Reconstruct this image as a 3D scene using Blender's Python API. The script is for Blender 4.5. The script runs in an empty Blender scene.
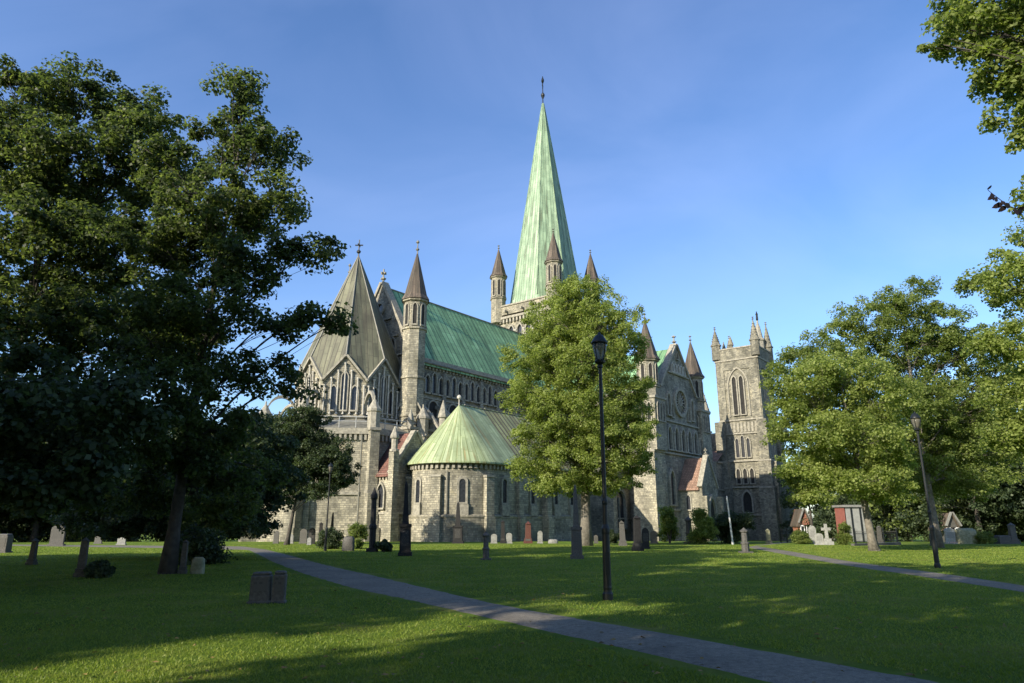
import bpy, math, random
import numpy as np
from mathutils import Vector, Matrix
R = math.radians
S = bpy.context.scene
COL = S.collection

# ---------------------------------------------------------------- camera
EYE, PITCH, FPX = 1.6, R(14.6), 683.0
cam = bpy.data.cameras.new('camera')
cam.sensor_width = 36.0; cam.lens = 24.0
cam.clip_start = 0.1; cam.clip_end = 4000
camo = bpy.data.objects.new('camera', cam); COL.objects.link(camo)
camo.location = (0, 0, EYE); camo.rotation_euler = (R(90) + PITCH, 0, 0)
S.camera = camo

# ---------------------------------------------------------------- light
SUN_AZ, SUN_EL = 46.0, 25.0            # degrees left of "straight behind the camera", elevation
sdir = Vector((-math.sin(R(SUN_AZ)) * math.cos(R(SUN_EL)), -math.cos(R(SUN_AZ)) * math.cos(R(SUN_EL)), math.sin(R(SUN_EL))))
W = bpy.data.worlds.new('World'); S.world = W; W.use_nodes = True
wn, wl = W.node_tree.nodes, W.node_tree.links
for n in list(wn): wn.remove(n)
wo = wn.new('ShaderNodeOutputWorld'); bg = wn.new('ShaderNodeBackground'); sky = wn.new('ShaderNodeTexSky')
sky.sky_type = 'NISHITA'; sky.sun_disc = False
sky.sun_elevation = R(SUN_EL); sky.sun_rotation = math.atan2(sdir.x, sdir.y)
sky.air_density = 1.0; sky.dust_density = 0.75; sky.ozone_density = 4.0; sky.altitude = 50
bg.inputs['Strength'].default_value = 0.15
# thin high cirrus veil, part of the sky itself
tc = wn.new('ShaderNodeTexCoord'); mp = wn.new('ShaderNodeMapping'); nz = wn.new('ShaderNodeTexNoise')
mp.inputs['Scale'].default_value = (1.2, 2.2, 3.0); mp.inputs['Rotation'].default_value = (0.2, 0.5, 0.4)
nz.inputs['Scale'].default_value = 1.3; nz.inputs['Detail'].default_value = 7; nz.inputs['Distortion'].default_value = 0.6
cr = wn.new('ShaderNodeValToRGB'); cr.color_ramp.elements[0].position = 0.42; cr.color_ramp.elements[1].position = 0.85
cr.color_ramp.elements[0].color = (0.0, 0.0, 0.0, 1); cr.color_ramp.elements[1].color = (0.13, 0.13, 0.13, 1)
mx = wn.new('ShaderNodeMix'); mx.data_type = 'RGBA'
wl.new(tc.outputs['Generated'], mp.inputs[0]); wl.new(mp.outputs[0], nz.inputs['Vector']); wl.new(nz.outputs['Fac'], cr.inputs[0])
wl.new(cr.outputs[0], mx.inputs[0]); wl.new(sky.outputs[0], mx.inputs[6]); mx.inputs[7].default_value = (5.6, 6.2, 8.6, 1)
hs = wn.new('ShaderNodeHueSaturation'); hs.inputs['Saturation'].default_value = 1.08; hs.inputs['Hue'].default_value = 0.506; hs.inputs['Value'].default_value = 0.93
wl.new(mx.outputs[2], hs.inputs['Color']); wl.new(hs.outputs[0], bg.inputs[0]); wl.new(bg.outputs[0], wo.inputs[0])

sl = bpy.data.lights.new('sun', 'SUN'); sl.energy = 4.8; sl.angle = R(0.53); sl.color = (1.0, 0.90, 0.74)
so = bpy.data.objects.new('sun', sl); COL.objects.link(so)
so.rotation_euler = sdir.to_track_quat('Z', 'Y').to_euler(); so.location = (-60, -50, 60)
S.view_settings.view_transform = 'Standard'; S.view_settings.look = 'None'
S.view_settings.exposure = 0.85; S.view_settings.gamma = 1.0
S.cycles.max_bounces = 6; S.cycles.diffuse_bounces = 3; S.cycles.transmission_bounces = 4
S.cycles.transparent_max_bounces = 6; S.cycles.glossy_bounces = 2
S.cycles.caustics_reflective = False; S.cycles.caustics_refractive = False

# ---------------------------------------------------------------- helpers
def tag(o, label=None, cat=None, group=None, kind=None):
    if label: o['label'] = label
    if cat: o['category'] = cat
    if group: o['group'] = group
    if kind: o['kind'] = kind
    return o

def empty(name, loc, rz=0.0, parent=None):
    o = bpy.data.objects.new(name, None); COL.objects.link(o)
    o.location = loc; o.rotation_euler = (0, 0, rz); o.empty_display_size = 0.5
    if parent: o.parent = parent
    return o

def terrain(x, y):
    """ground height: flat near the camera, falling away gently beyond"""
    y = np.asarray(y, float); x = np.asarray(x, float)
    r = np.sqrt(np.square(np.maximum(y, 0)) + 0.15 * np.square(x))
    g = np.interp(r, [0, 14, 22, 40, 60, 88, 120, 150, 200, 5000],
                  [0, 0, -0.04, -0.30, -0.60, -1.05, -1.95, -2.85, -3.6, -3.6])
    return g

def ray(px, py):
    dx = (px - 512) / FPX; dv = -(py - 341.5) / FPX
    c, s = math.cos(PITCH), math.sin(PITCH)
    return dx, c - dv * s, s + dv * c

def ground_at(px, py):
    r = ray(px, py); lo, hi = 3.0, 400.0
    f = lambda t: EYE + t * r[2] - float(terrain(r[0] * t, r[1] * t))
    for _ in range(60):
        m = (lo + hi) / 2
        if f(m) > 0: lo = m
        else: hi = m
    return Vector((r[0] * lo, r[1] * lo, EYE + r[2] * lo))

def at(px, py, Y):
    r = ray(px, py); t = Y / r[1]
    return Vector((r[0] * t, Y, EYE + r[2] * t))

def on_ground(x, y, dz=0.0):
    return Vector((x, y, float(terrain(x, y)) + dz))

# ---------------------------------------------------------------- materials
def nodes(name):
    m = bpy.data.materials.new(name); m.use_nodes = True
    nt = m.node_tree; b = nt.nodes['Principled BSDF']
    return m, nt, b

def N(nt, t, **kw):
    n = nt.nodes.new(t)
    for k, v in kw.items():
        if k in n.inputs: n.inputs[k].default_value = v
        else: setattr(n, k, v)
    return n

def ramp(nt, stops):
    r = nt.nodes.new('ShaderNodeValToRGB'); e = r.color_ramp.elements
    while len(e) < len(stops): e.new(0.5)
    for i, (p, c) in enumerate(stops):
        e[i].position = p; e[i].color = (*c, 1) if len(c) == 3 else c
    return r

def mixc(nt, a, b, fac, mode='MIX'):
    m = nt.nodes.new('ShaderNodeMix'); m.data_type = 'RGBA'; m.blend_type = mode
    for sock, v in ((0, fac), (6, a), (7, b)):
        if hasattr(v, 'is_output') or isinstance(v, bpy.types.NodeSocket): nt.links.new(v, m.inputs[sock])
        elif isinstance(v, (int, float)): m.inputs[sock].default_value = v
        else: m.inputs[sock].default_value = (*v, 1)
    return m.outputs[2]

def bump(nt, b, h, strength, dist):
    n = nt.nodes.new('ShaderNodeBump'); n.inputs['Strength'].default_value = strength
    n.inputs['Distance'].default_value = dist
    nt.links.new(h, n.inputs['Height']); nt.links.new(n.outputs[0], b.inputs['Normal'])

def stone_mat(name, c1, c2, c3, bw=0.52, bh=0.27, mortar=(0.16, 0.15, 0.12)):
    m, nt, b = nodes(name)
    uv = N(nt, 'ShaderNodeUVMap'); geo = N(nt, 'ShaderNodeTexCoord')
    wob = N(nt, 'ShaderNodeTexNoise', Scale=2.0, Detail=3.0)
    nt.links.new(geo.outputs['Object'], wob.inputs['Vector'])
    vm = N(nt, 'ShaderNodeVectorMath', operation='MULTIPLY_ADD')
    nt.links.new(wob.outputs['Color'], vm.inputs[0]); vm.inputs[1].default_value = (0.10, 0.07, 0)
    nt.links.new(uv.outputs[0], vm.inputs[2])
    br = N(nt, 'ShaderNodeTexBrick')
    br.inputs['Scale'].default_value = 1.0; br.inputs['Brick Width'].default_value = bw; br.inputs['Row Height'].default_value = bh
    br.inputs['Mortar Size'].default_value = 0.022; br.inputs['Mortar Smooth'].default_value = 0.3; br.inputs['Bias'].default_value = 0.0
    br.offset = 0.43; br.squash = 0.8; br.squash_frequency = 3
    br.inputs['Color1'].default_value = (0, 0, 0, 1); br.inputs['Color2'].default_value = (1, 1, 1, 1); br.inputs['Mortar'].default_value = (0.5, 0.5, 0.5, 1)
    nt.links.new(vm.outputs[0], br.inputs['Vector'])
    rp = ramp(nt, [(0.0, tuple(q * .75 + w * .25 for q, w in zip(c1, c2))), (0.35, c2), (0.8, tuple(q * .5 + w * .5 for q, w in zip(c3, c2))), (1.0, c3)])
    nt.links.new(br.outputs['Color'], rp.inputs[0])
    # big weather stains, streaked downwards
    mpn = N(nt, 'ShaderNodeMapping'); mpn.inputs['Scale'].default_value = (0.5, 0.5, 0.16)
    nt.links.new(geo.outputs['Object'], mpn.inputs[0])
    st = N(nt, 'ShaderNodeTexNoise', Scale=1.1, Detail=6.0, Roughness=0.65); nt.links.new(mpn.outputs[0], st.inputs['Vector'])
    sr = ramp(nt, [(0.30, (0.40, 0.41, 0.37)), (0.52, (0.95, 0.94, 0.90)), (0.72, (1.2, 1.17, 1.05))]); nt.links.new(st.outputs['Fac'], sr.inputs[0])
    c = mixc(nt, rp.outputs[0], sr.outputs[0], 0.9, 'MULTIPLY')
    fine = N(nt, 'ShaderNodeTexNoise', Scale=2.3, Detail=8.0, Roughness=0.75); nt.links.new(geo.outputs['Object'], fine.inputs['Vector'])
    fr = ramp(nt, [(0.32, (0.58, 0.58, 0.57)), (0.52, (0.97, 0.97, 0.97)), (0.70, (1.22, 1.19, 1.12))]); nt.links.new(fine.outputs['Fac'], fr.inputs[0])
    c = mixc(nt, c, fr.outputs[0], 0.8, 'MULTIPLY')
    rep = N(nt, 'ShaderNodeTexNoise', Scale=0.33, Detail=4.0, Roughness=0.6); nt.links.new(geo.outputs['Object'], rep.inputs['Vector'])
    rr_ = ramp(nt, [(0.40, (0.62, 0.63, 0.62)), (0.50, (1, 1, 1)), (0.62, (1.0, 1.0, 1.0)), (0.66, (1.16, 1.12, 1.0))]); nt.links.new(rep.outputs['Fac'], rr_.inputs[0])
    c = mixc(nt, c, rr_.outputs[0], 0.85, 'MULTIPLY')
    c = mixc(nt, c, mortar, br.outputs['Fac'])
    nt.links.new(c, b.inputs['Base Color']); b.inputs['Roughness'].default_value = 0.92
    ad = N(nt, 'ShaderNodeMath', operation='SUBTRACT'); nt.links.new(fine.outputs['Fac'], ad.inputs[0]); nt.links.new(br.outputs['Fac'], ad.inputs[1])
    bump(nt, b, ad.outputs[0], 0.8, 0.06)
    return m

def seam_mat(name, cols, seam, spacing, streak, rough=0.55, seamw=0.12, streak_scale=1.0):
    """standing seam / battened roof: u across the slope, v along it (metres)"""
    m, nt, b = nodes(name)
    uv = N(nt, 'ShaderNodeUVMap'); sep = N(nt, 'ShaderNodeSeparateXYZ'); nt.links.new(uv.outputs[0], sep.inputs[0])
    d = N(nt, 'ShaderNodeMath', operation='DIVIDE'); nt.links.new(sep.outputs[0], d.inputs[0]); d.inputs[1].default_value = spacing
    fr = N(nt, 'ShaderNodeMath', operation='FRACT'); nt.links.new(d.outputs[0], fr.inputs[0])
    fl = N(nt, 'ShaderNodeMath', operation='FLOOR'); nt.links.new(d.outputs[0], fl.inputs[0])
    wnz = N(nt, 'ShaderNodeTexWhiteNoise', noise_dimensions='1D'); nt.links.new(fl.outputs[0], wnz.inputs['W'])
    lt = N(nt, 'ShaderNodeMath', operation='LESS_THAN'); nt.links.new(fr.outputs[0], lt.inputs[0]); lt.inputs[1].default_value = seamw
    mpn = N(nt, 'ShaderNodeMapping'); mpn.inputs['Scale'].default_value = (1.6 * streak_scale, 0.13 * streak_scale, 1)
    nt.links.new(uv.outputs[0], mpn.inputs[0])
    nz = N(nt, 'ShaderNodeTexNoise', Scale=1.0, Detail=6.0, Roughness=0.7); nt.links.new(mpn.outputs[0], nz.inputs['Vector'])
    av = N(nt, 'ShaderNodeMath', operation='MULTIPLY_ADD'); nt.links.new(wnz.outputs['Value'], av.inputs[0]); av.inputs[1].default_value = 0.22
    sb = N(nt, 'ShaderNodeMath', operation='SUBTRACT'); nt.links.new(nz.outputs['Fac'], sb.inputs[0]); sb.inputs[1].default_value = 0.11
    nt.links.new(sb.outputs[0], av.inputs[2])
    rp = ramp(nt, [(0.28, streak), (0.42, cols[0]), (0.56, cols[1]), (0.72, cols[2])]); nt.links.new(av.outputs[0], rp.inputs[0])
    geo = N(nt, 'ShaderNodeTexCoord'); g2 = N(nt, 'ShaderNodeTexNoise', Scale=0.5, Detail=5.0); nt.links.new(geo.outputs['Object'], g2.inputs['Vector'])
    r2 = ramp(nt, [(0.3, (0.72, 0.74, 0.72)), (0.7, (1.15, 1.13, 1.1))]); nt.links.new(g2.outputs['Fac'], r2.inputs[0])
    c = mixc(nt, rp.outputs[0], r2.outputs[0], 0.8, 'MULTIPLY')
    c = mixc(nt, c, seam, lt.outputs[0])
    jv = N(nt, 'ShaderNodeMath', operation='DIVIDE'); nt.links.new(sep.outputs[1], jv.inputs[0]); jv.inputs[1].default_value = 2.3
    ja = N(nt, 'ShaderNodeMath', operation='ADD'); nt.links.new(jv.outputs[0], ja.inputs[0]); nt.links.new(wnz.outputs['Value'], ja.inputs[1])
    jf = N(nt, 'ShaderNodeMath', operation='FRACT'); nt.links.new(ja.outputs[0], jf.inputs[0])
    jl = N(nt, 'ShaderNodeMath', operation='LESS_THAN'); nt.links.new(jf.outputs[0], jl.inputs[0]); jl.inputs[1].default_value = 0.05
    jm = N(nt, 'ShaderNodeMath', operation='MULTIPLY'); nt.links.new(jl.outputs[0], jm.inputs[0]); jm.inputs[1].default_value = 0.45
    c = mixc(nt, c, seam, jm.outputs[0])
    fl2 = N(nt, 'ShaderNodeMath', operation='FLOOR'); nt.links.new(ja.outputs[0], fl2.inputs[0])
    wn2 = N(nt, 'ShaderNodeTexWhiteNoise', noise_dimensions='2D'); cb = N(nt, 'ShaderNodeCombineXYZ'); nt.links.new(fl.outputs[0], cb.inputs[0]); nt.links.new(fl2.outputs[0], cb.inputs[1]); nt.links.new(cb.outputs[0], wn2.inputs['Vector'])
    r4 = ramp(nt, [(0.0, (0.82, 0.83, 0.80)), (1.0, (1.14, 1.14, 1.12))]); nt.links.new(wn2.outputs['Value'], r4.inputs[0])
    c = mixc(nt, c, r4.outputs[0], 1.0, 'MULTIPLY')
    nt.links.new(c, b.inputs['Base Color']); b.inputs['Roughness'].default_value = rough
    bump(nt, b, lt.outputs[0], 1.0, 0.08)
    return m

def tile_mat(name, c1, c2):
    m, nt, b = nodes(name)
    uv = N(nt, 'ShaderNodeUVMap')
    br = N(nt, 'ShaderNodeTexBrick'); br.inputs['Scale'].default_value = 1; br.inputs['Brick Width'].default_value = 0.3; br.inputs['Row Height'].default_value = 0.35
    br.inputs['Mortar Size'].default_value = 0.03
    br.inputs['Color1'].default_value = (*c1, 1); br.inputs['Color2'].default_value = (*c2, 1); br.inputs['Mortar'].default_value = (c1[0] * .3, c1[1] * .3, c1[2] * .3, 1)
    nt.links.new(uv.outputs[0], br.inputs['Vector'])
    g = N(nt, 'ShaderNodeTexCoord'); z = N(nt, 'ShaderNodeTexNoise', Scale=0.9, Detail=6.0); nt.links.new(g.outputs['Object'], z.inputs['Vector'])
    r2 = ramp(nt, [(0.3, (0.5, 0.52, 0.5)), (0.7, (1.2, 1.15, 1.1))]); nt.links.new(z.outputs['Fac'], r2.inputs[0])
    nt.links.new(mixc(nt, br.outputs['Color'], r2.outputs[0], 0.85, 'MULTIPLY'), b.inputs['Base Color'])
    b.inputs['Roughness'].default_value = 0.85; bump(nt, b, br.outputs['Fac'], 0.6, 0.03)
    return m

def mottled(name, c1, c2, scale=3.0, rough=0.8, bmp=0.3, bd=0.02, metal=0.0, spec=0.5, c3=None):
    m, nt, b = nodes(name)
    g = N(nt, 'ShaderNodeTexCoord'); z = N(nt, 'ShaderNodeTexNoise', Scale=scale, Detail=8.0, Roughness=0.65)
    nt.links.new(g.outputs['Object'], z.inputs['Vector'])
    st = [(0.32, c1), (0.66, c2)] + ([(0.78, c3)] if c3 else [])
    r = ramp(nt, st); nt.links.new(z.outputs['Fac'], r.inputs[0]); nt.links.new(r.outputs[0], b.inputs['Base Color'])
    b.inputs['Roughness'].default_value = rough; b.inputs['Metallic'].default_value = metal
    b.inputs['Specular IOR Level'].default_value = spec
    if bmp: bump(nt, b, z.outputs['Fac'], bmp, bd)
    return m

def leaf_mat(name, dark, mid, light, trans=0.5):
    m = bpy.data.materials.new(name); m.use_nodes = True; nt = m.node_tree
    b = nt.nodes['Principled BSDF']; out = nt.nodes['Material Output']
    geo = N(nt, 'ShaderNodeNewGeometry'); tcx = N(nt, 'ShaderNodeTexCoord')
    z = N(nt, 'ShaderNodeTexNoise', Scale=0.45, Detail=3.0); nt.links.new(tcx.outputs['Object'], z.inputs['Vector'])
    a = N(nt, 'ShaderNodeMath', operation='MULTIPLY_ADD'); nt.links.new(geo.outputs['Random Per Island'], a.inputs[0]); a.inputs[1].default_value = 0.5
    nt.links.new(z.outputs['Fac'], a.inputs[2])
    r = ramp(nt, [(0.45, dark), (0.75, mid), (1.0, light)]); nt.links.new(a.outputs[0], r.inputs[0])
    nt.links.new(r.outputs[0], b.inputs['Base Color']); b.inputs['Roughness'].default_value = 0.5
    b.inputs['Specular IOR Level'].default_value = 0.25
    tr = N(nt, 'ShaderNodeBsdfTranslucent'); tcol = mixc(nt, r.outputs[0], (0.9, 1.0, 0.25), 0.6, 'MULTIPLY')
    sc = mixc(nt, tcol, (2.0, 2.0, 2.0), 1.0, 'MULTIPLY'); nt.links.new(sc, tr.inputs[0])
    ms = N(nt, 'ShaderNodeMixShader'); ms.inputs[0].default_value = trans
    nt.links.new(b.outputs[0], ms.inputs[1]); nt.links.new(tr.outputs[0], ms.inputs[2]); nt.links.new(ms.outputs[0], out.inputs[0])
    return m

M = {}
M['stone'] = stone_mat('soapstone', (0.18, 0.172, 0.138), (0.31, 0.292, 0.23), (0.43, 0.40, 0.31))
M['stone_grey'] = stone_mat('grey_stone', (0.14, 0.138, 0.118), (0.26, 0.25, 0.21), (0.38, 0.36, 0.30))
M['stone_tower'] = stone_mat('dark_weathered_stone', (0.11, 0.11, 0.095), (0.235, 0.225, 0.18), (0.36, 0.34, 0.265))
M['stone_trim'] = mottled('dressed_stone', (0.15, 0.142, 0.115), (0.34, 0.318, 0.25), 2.6, 0.9, 0.4, 0.03)
M['stone_white'] = mottled('pale_marble_shaft', (0.26, 0.25, 0.21), (0.46, 0.44, 0.38), 2.0, 0.8, 0.2, 0.02)
M['glass'] = mottled('leaded_glass', (0.012, 0.014, 0.018), (0.035, 0.038, 0.045), 4.0, 0.25, 0.5, 0.02)
M['dark'] = mottled('opening_shade', (0.012, 0.012, 0.011), (0.03, 0.029, 0.026), 2.0, 0.95, 0)  # flat near-black fill; the shade inside openings is put into its colour
M['copper'] = seam_mat('green_copper', ((0.155, 0.30, 0.155), (0.20, 0.375, 0.20), (0.265, 0.44, 0.25)), (0.045, 0.11, 0.065), 1.1, (0.055, 0.12, 0.07), 0.65, 0.16)
M['copper_spire'] = seam_mat('pale_copper', ((0.215, 0.315, 0.205), (0.275, 0.375, 0.25), (0.34, 0.43, 0.305)), (0.12, 0.19, 0.12), 0.62, (0.10, 0.13, 0.08), 0.6, 0.17)
M['copper_yellow'] = seam_mat('streaked_copper', ((0.245, 0.30, 0.16), (0.31, 0.37, 0.21), (0.385, 0.44, 0.27)), (0.18, 0.22, 0.09), 0.62, (0.26, 0.21, 0.09), 0.6, 0.14)
M['copper_brown'] = seam_mat('brown_streaked_copper', ((0.24, 0.22, 0.09), (0.31, 0.32, 0.14), (0.38, 0.41, 0.20)), (0.10, 0.07, 0.045), 0.9, (0.15, 0.09, 0.055), 0.6, 0.30, 1.3)
M['oct_roof'] = seam_mat('weathered_lead', ((0.10, 0.10, 0.065), (0.137, 0.137, 0.088), (0.18, 0.178, 0.115)), (0.055, 0.05, 0.035), 0.75, (0.07, 0.063, 0.045), 0.7, 0.12)
M['slate'] = seam_mat('brown_slate', ((0.075, 0.06, 0.045), (0.11, 0.085, 0.065), (0.15, 0.12, 0.09)), (0.045, 0.035, 0.03), 0.4, (0.05, 0.045, 0.035), 0.8, 0.15)
M['tile'] = tile_mat('red_tile', (0.15, 0.07, 0.053), (0.21, 0.098, 0.075))
M['tile_pink'] = tile_mat('faded_tile', (0.27, 0.17, 0.12), (0.36, 0.23, 0.17))
M['lead'] = mottled('grey_lead', (0.10, 0.10, 0.085), (0.19, 0.185, 0.15), 1.5, 0.6, 0.3)
M['iron'] = mottled('dark_iron', (0.006, 0.008, 0.008), (0.014, 0.017, 0.017), 6.0, 0.42, 0.1, 0.005, 0.0, 0.4)
M['rail'] = mottled('galvanised_rail', (0.30, 0.31, 0.30), (0.42, 0.43, 0.41), 3.0, 0.5, 0, metal=0.2)
M['bark'] = mottled('bark', (0.028, 0.025, 0.021), (0.075, 0.065, 0.052), 4.5, 0.95, 1.0, 0.06)
M['bark_pale'] = mottled('pale_bark', (0.07, 0.063, 0.05), (0.19, 0.17, 0.135), 4.0, 0.95, 0.8, 0.05)
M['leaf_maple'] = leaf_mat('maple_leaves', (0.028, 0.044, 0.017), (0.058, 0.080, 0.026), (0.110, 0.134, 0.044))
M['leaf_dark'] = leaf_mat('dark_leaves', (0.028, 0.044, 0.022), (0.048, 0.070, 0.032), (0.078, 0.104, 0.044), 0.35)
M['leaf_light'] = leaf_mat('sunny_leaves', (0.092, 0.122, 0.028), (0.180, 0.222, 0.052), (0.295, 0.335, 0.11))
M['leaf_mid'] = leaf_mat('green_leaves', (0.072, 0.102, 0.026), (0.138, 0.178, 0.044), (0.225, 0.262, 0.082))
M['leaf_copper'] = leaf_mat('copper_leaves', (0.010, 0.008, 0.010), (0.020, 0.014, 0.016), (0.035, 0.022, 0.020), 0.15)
M['grave_grey'] = mottled('grey_granite', (0.038, 0.036, 0.030), (0.105, 0.10, 0.088), 14, 0.7, 0.2, 0.01)
M['grave_dark'] = mottled('dark_granite', (0.010, 0.010, 0.010), (0.026, 0.025, 0.024), 12, 0.7, 0.1, 0.01, 0.0, 0.25)
M['grave_white'] = mottled('white_marble', (0.20, 0.20, 0.18), (0.36, 0.36, 0.33), 5, 0.6, 0.1, 0.01)
M['grave_pale'] = mottled('pale_grey_stone', (0.13, 0.13, 0.12), (0.24, 0.24, 0.22), 6, 0.7, 0.1, 0.01)
def ins_mat(name, base, ink):
    m, nt, b = nodes(name); uv = N(nt, 'ShaderNodeUVMap'); br = N(nt, 'ShaderNodeTexBrick')
    for k, v in (('Scale', 1.0), ('Brick Width', .10), ('Row Height', .085), ('Mortar Size', .022), ('Bias', -.15)): br.inputs[k].default_value = v
    br.offset = .37; br.inputs['Color1'].default_value = (*base, 1); br.inputs['Color2'].default_value = (*ink, 1); br.inputs['Mortar'].default_value = (*base, 1)
    nt.links.new(uv.outputs[0], br.inputs['Vector']); nt.links.new(br.outputs['Color'], b.inputs['Base Color']); b.inputs['Roughness'].default_value = .7
    return m
M['ins_dark'] = ins_mat('dark_inscription', (0.02, 0.019, 0.018), (0.09, 0.085, 0.07)); M['ins_pale'] = ins_mat('pale_inscription', (0.24, 0.24, 0.22), (0.08, 0.08, 0.075)); M['ins_grey'] = ins_mat('grey_inscription', (0.07, 0.067, 0.058), (0.035, 0.033, 0.03))
M['grave_red'] = mottled('red_granite', (0.06, 0.022, 0.016), (0.11, 0.042, 0.03), 14, 0.45, 0.1, 0.01)
M['grave_moss'] = mottled('mossy_stone', (0.13, 0.14, 0.075), (0.30, 0.29, 0.19), 5, 0.95, 0.8, 0.04)
M['metal_light'] = mottled('pale_painted_metal', (0.48, 0.48, 0.46), (0.62, 0.62, 0.60), 5, 0.4, 0)
M['brick'] = tile_mat('brick_wall', (0.30, 0.12, 0.08), (0.40, 0.18, 0.11))
M['red_paint'] = mottled('red_boards', (0.19, 0.065, 0.05), (0.26, 0.095, 0.07), 2, 0.7, 0.1)
M['grey_paint'] = mottled('grey_boards', (0.19, 0.195, 0.18), (0.26, 0.265, 0.24), 2, 0.7, 0.1)
M['white_paint'] = mottled('white_trim', (0.68, 0.68, 0.66), (0.80, 0.80, 0.78), 2, 0.6, 0)
M['pale_roof'] = mottled('pale_roof_edge', (0.15, 0.15, 0.135), (0.22, 0.22, 0.20), 2, 0.6, 0)
M['soil'] = mottled('soil', (0.03, 0.022, 0.015), (0.07, 0.055, 0.04), 6, 0.95, 0.6, 0.03)
M['flower'] = mottled('flowers', (0.55, 0.12, 0.14), (0.75, 0.7, 0.6), 20, 0.7, 0)
m, nt, b = nodes('lantern_glass')
b.inputs['Base Color'].default_value = (0.22, 0.21, 0.16, 1); b.inputs['Roughness'].default_value = 0.25
b.inputs['Transmission Weight'].default_value = 0.55; b.inputs['IOR'].default_value = 1.2
M['lamp_glass'] = m

# grass ground
m, nt, b = nodes('lawn')
g = N(nt, 'ShaderNodeTexCoord')
z1 = N(nt, 'ShaderNodeTexNoise', Scale=0.5, Detail=5.0, Roughness=0.6); z2 = N(nt, 'ShaderNodeTexNoise', Scale=2.4, Detail=8.0, Roughness=0.75)
z3 = N(nt, 'ShaderNodeTexNoise', Scale=28.0, Detail=4.0, Roughness=0.8)
for z in (z1, z2, z3): nt.links.new(g.outputs['Object'], z.inputs['Vector'])
r1 = ramp(nt, [(0.30, (0.090, 0.150, 0.018)), (0.50, (0.125, 0.195, 0.024)), (0.66, (0.21, 0.225, 0.050))]); nt.links.new(z1.outputs['Fac'], r1.inputs[0])
r2 = ramp(nt, [(0.28, (0.72, 0.76, 0.7)), (0.5, (1, 1, 1)), (0.75, (1.25, 1.15, 1.1))]); nt.links.new(z2.outputs['Fac'], r2.inputs[0])
r3 = ramp(nt, [(0.30, (0.65, 0.68, 0.6)), (0.55, (1, 1, 1)), (0.75, (1.25, 1.22, 1.1))]); nt.links.new(z3.outputs['Fac'], r3.inputs[0])
c = mixc(nt, r1.outputs[0], r2.outputs[0], 0.75, 'MULTIPLY'); c = mixc(nt, c, r3.outputs[0], 0.7, 'MULTIPLY')
nt.links.new(c, b.inputs['Base Color']); b.inputs['Roughness'].default_value = 0.95; b.inputs['Specular IOR Level'].default_value = 0.1
bump(nt, b, z3.outputs['Fac'], 1.0, 0.05)
M['lawn'] = m
M['blade'] = leaf_mat('grass_blades', (0.115, 0.165, 0.022), (0.158, 0.212, 0.030), (0.22, 0.255, 0.050), 0.35)

# asphalt
m, nt, b = nodes('asphalt')
g = N(nt, 'ShaderNodeTexCoord')
z1 = N(nt, 'ShaderNodeTexNoise', Scale=55.0, Detail=4.0, Roughness=0.8); z2 = N(nt, 'ShaderNodeTexNoise', Scale=0.7, Detail=6.0, Roughness=0.65)
for z in (z1, z2): nt.links.new(g.outputs['Object'], z.inputs['Vector'])
r1 = ramp(nt, [(0.32, (0.090, 0.080, 0.060)), (0.55, (0.165, 0.148, 0.114)), (0.75, (0.31, 0.275, 0.215))]); nt.links.new(z1.outputs['Fac'], r1.inputs[0])
r2 = ramp(nt, [(0.3, (0.60, 0.60, 0.60)), (0.5, (1, 1, 1)), (0.7, (1.25, 1.22, 1.18))]); nt.links.new(z2.outputs['Fac'], r2.inputs[0])
z4 = N(nt, 'ShaderNodeTexNoise', Scale=11.0, Detail=5.0, Roughness=0.7); nt.links.new(g.outputs['Object'], z4.inputs['Vector'])
r4 = ramp(nt, [(0.34, (0.62, 0.62, 0.60)), (0.5, (1, 1, 1)), (0.68, (1.30, 1.28, 1.24))]); nt.links.new(z4.outputs['Fac'], r4.inputs[0])
vo = N(nt, 'ShaderNodeTexVoronoi', Scale=0.55); vo.feature = 'DISTANCE_TO_EDGE'; wv = N(nt, 'ShaderNodeVectorMath', operation='MULTIPLY_ADD'); nt.links.new(z4.outputs['Color'], wv.inputs[0]); wv.inputs[1].default_value = (.35, .35, 0); nt.links.new(g.outputs['Object'], wv.inputs[2]); nt.links.new(wv.outputs[0], vo.inputs['Vector'])
vr = ramp(nt, [(0.0, (0.45, 0.44, 0.42)), (0.012, (1, 1, 1))]); nt.links.new(vo.outputs['Distance'], vr.inputs[0])
cc = mixc(nt, r1.outputs[0], r2.outputs[0], 0.9, 'MULTIPLY'); cc = mixc(nt, cc, r4.outputs[0], 1.0, 'MULTIPLY'); cc = mixc(nt, cc, vr.outputs[0], 0.35, 'MULTIPLY')
nt.links.new(cc, b.inputs['Base Color']); b.inputs['Roughness'].default_value = 0.85
bump(nt, b, z1.outputs['Fac'], 0.6, 0.01)
M['asphalt'] = m

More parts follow.
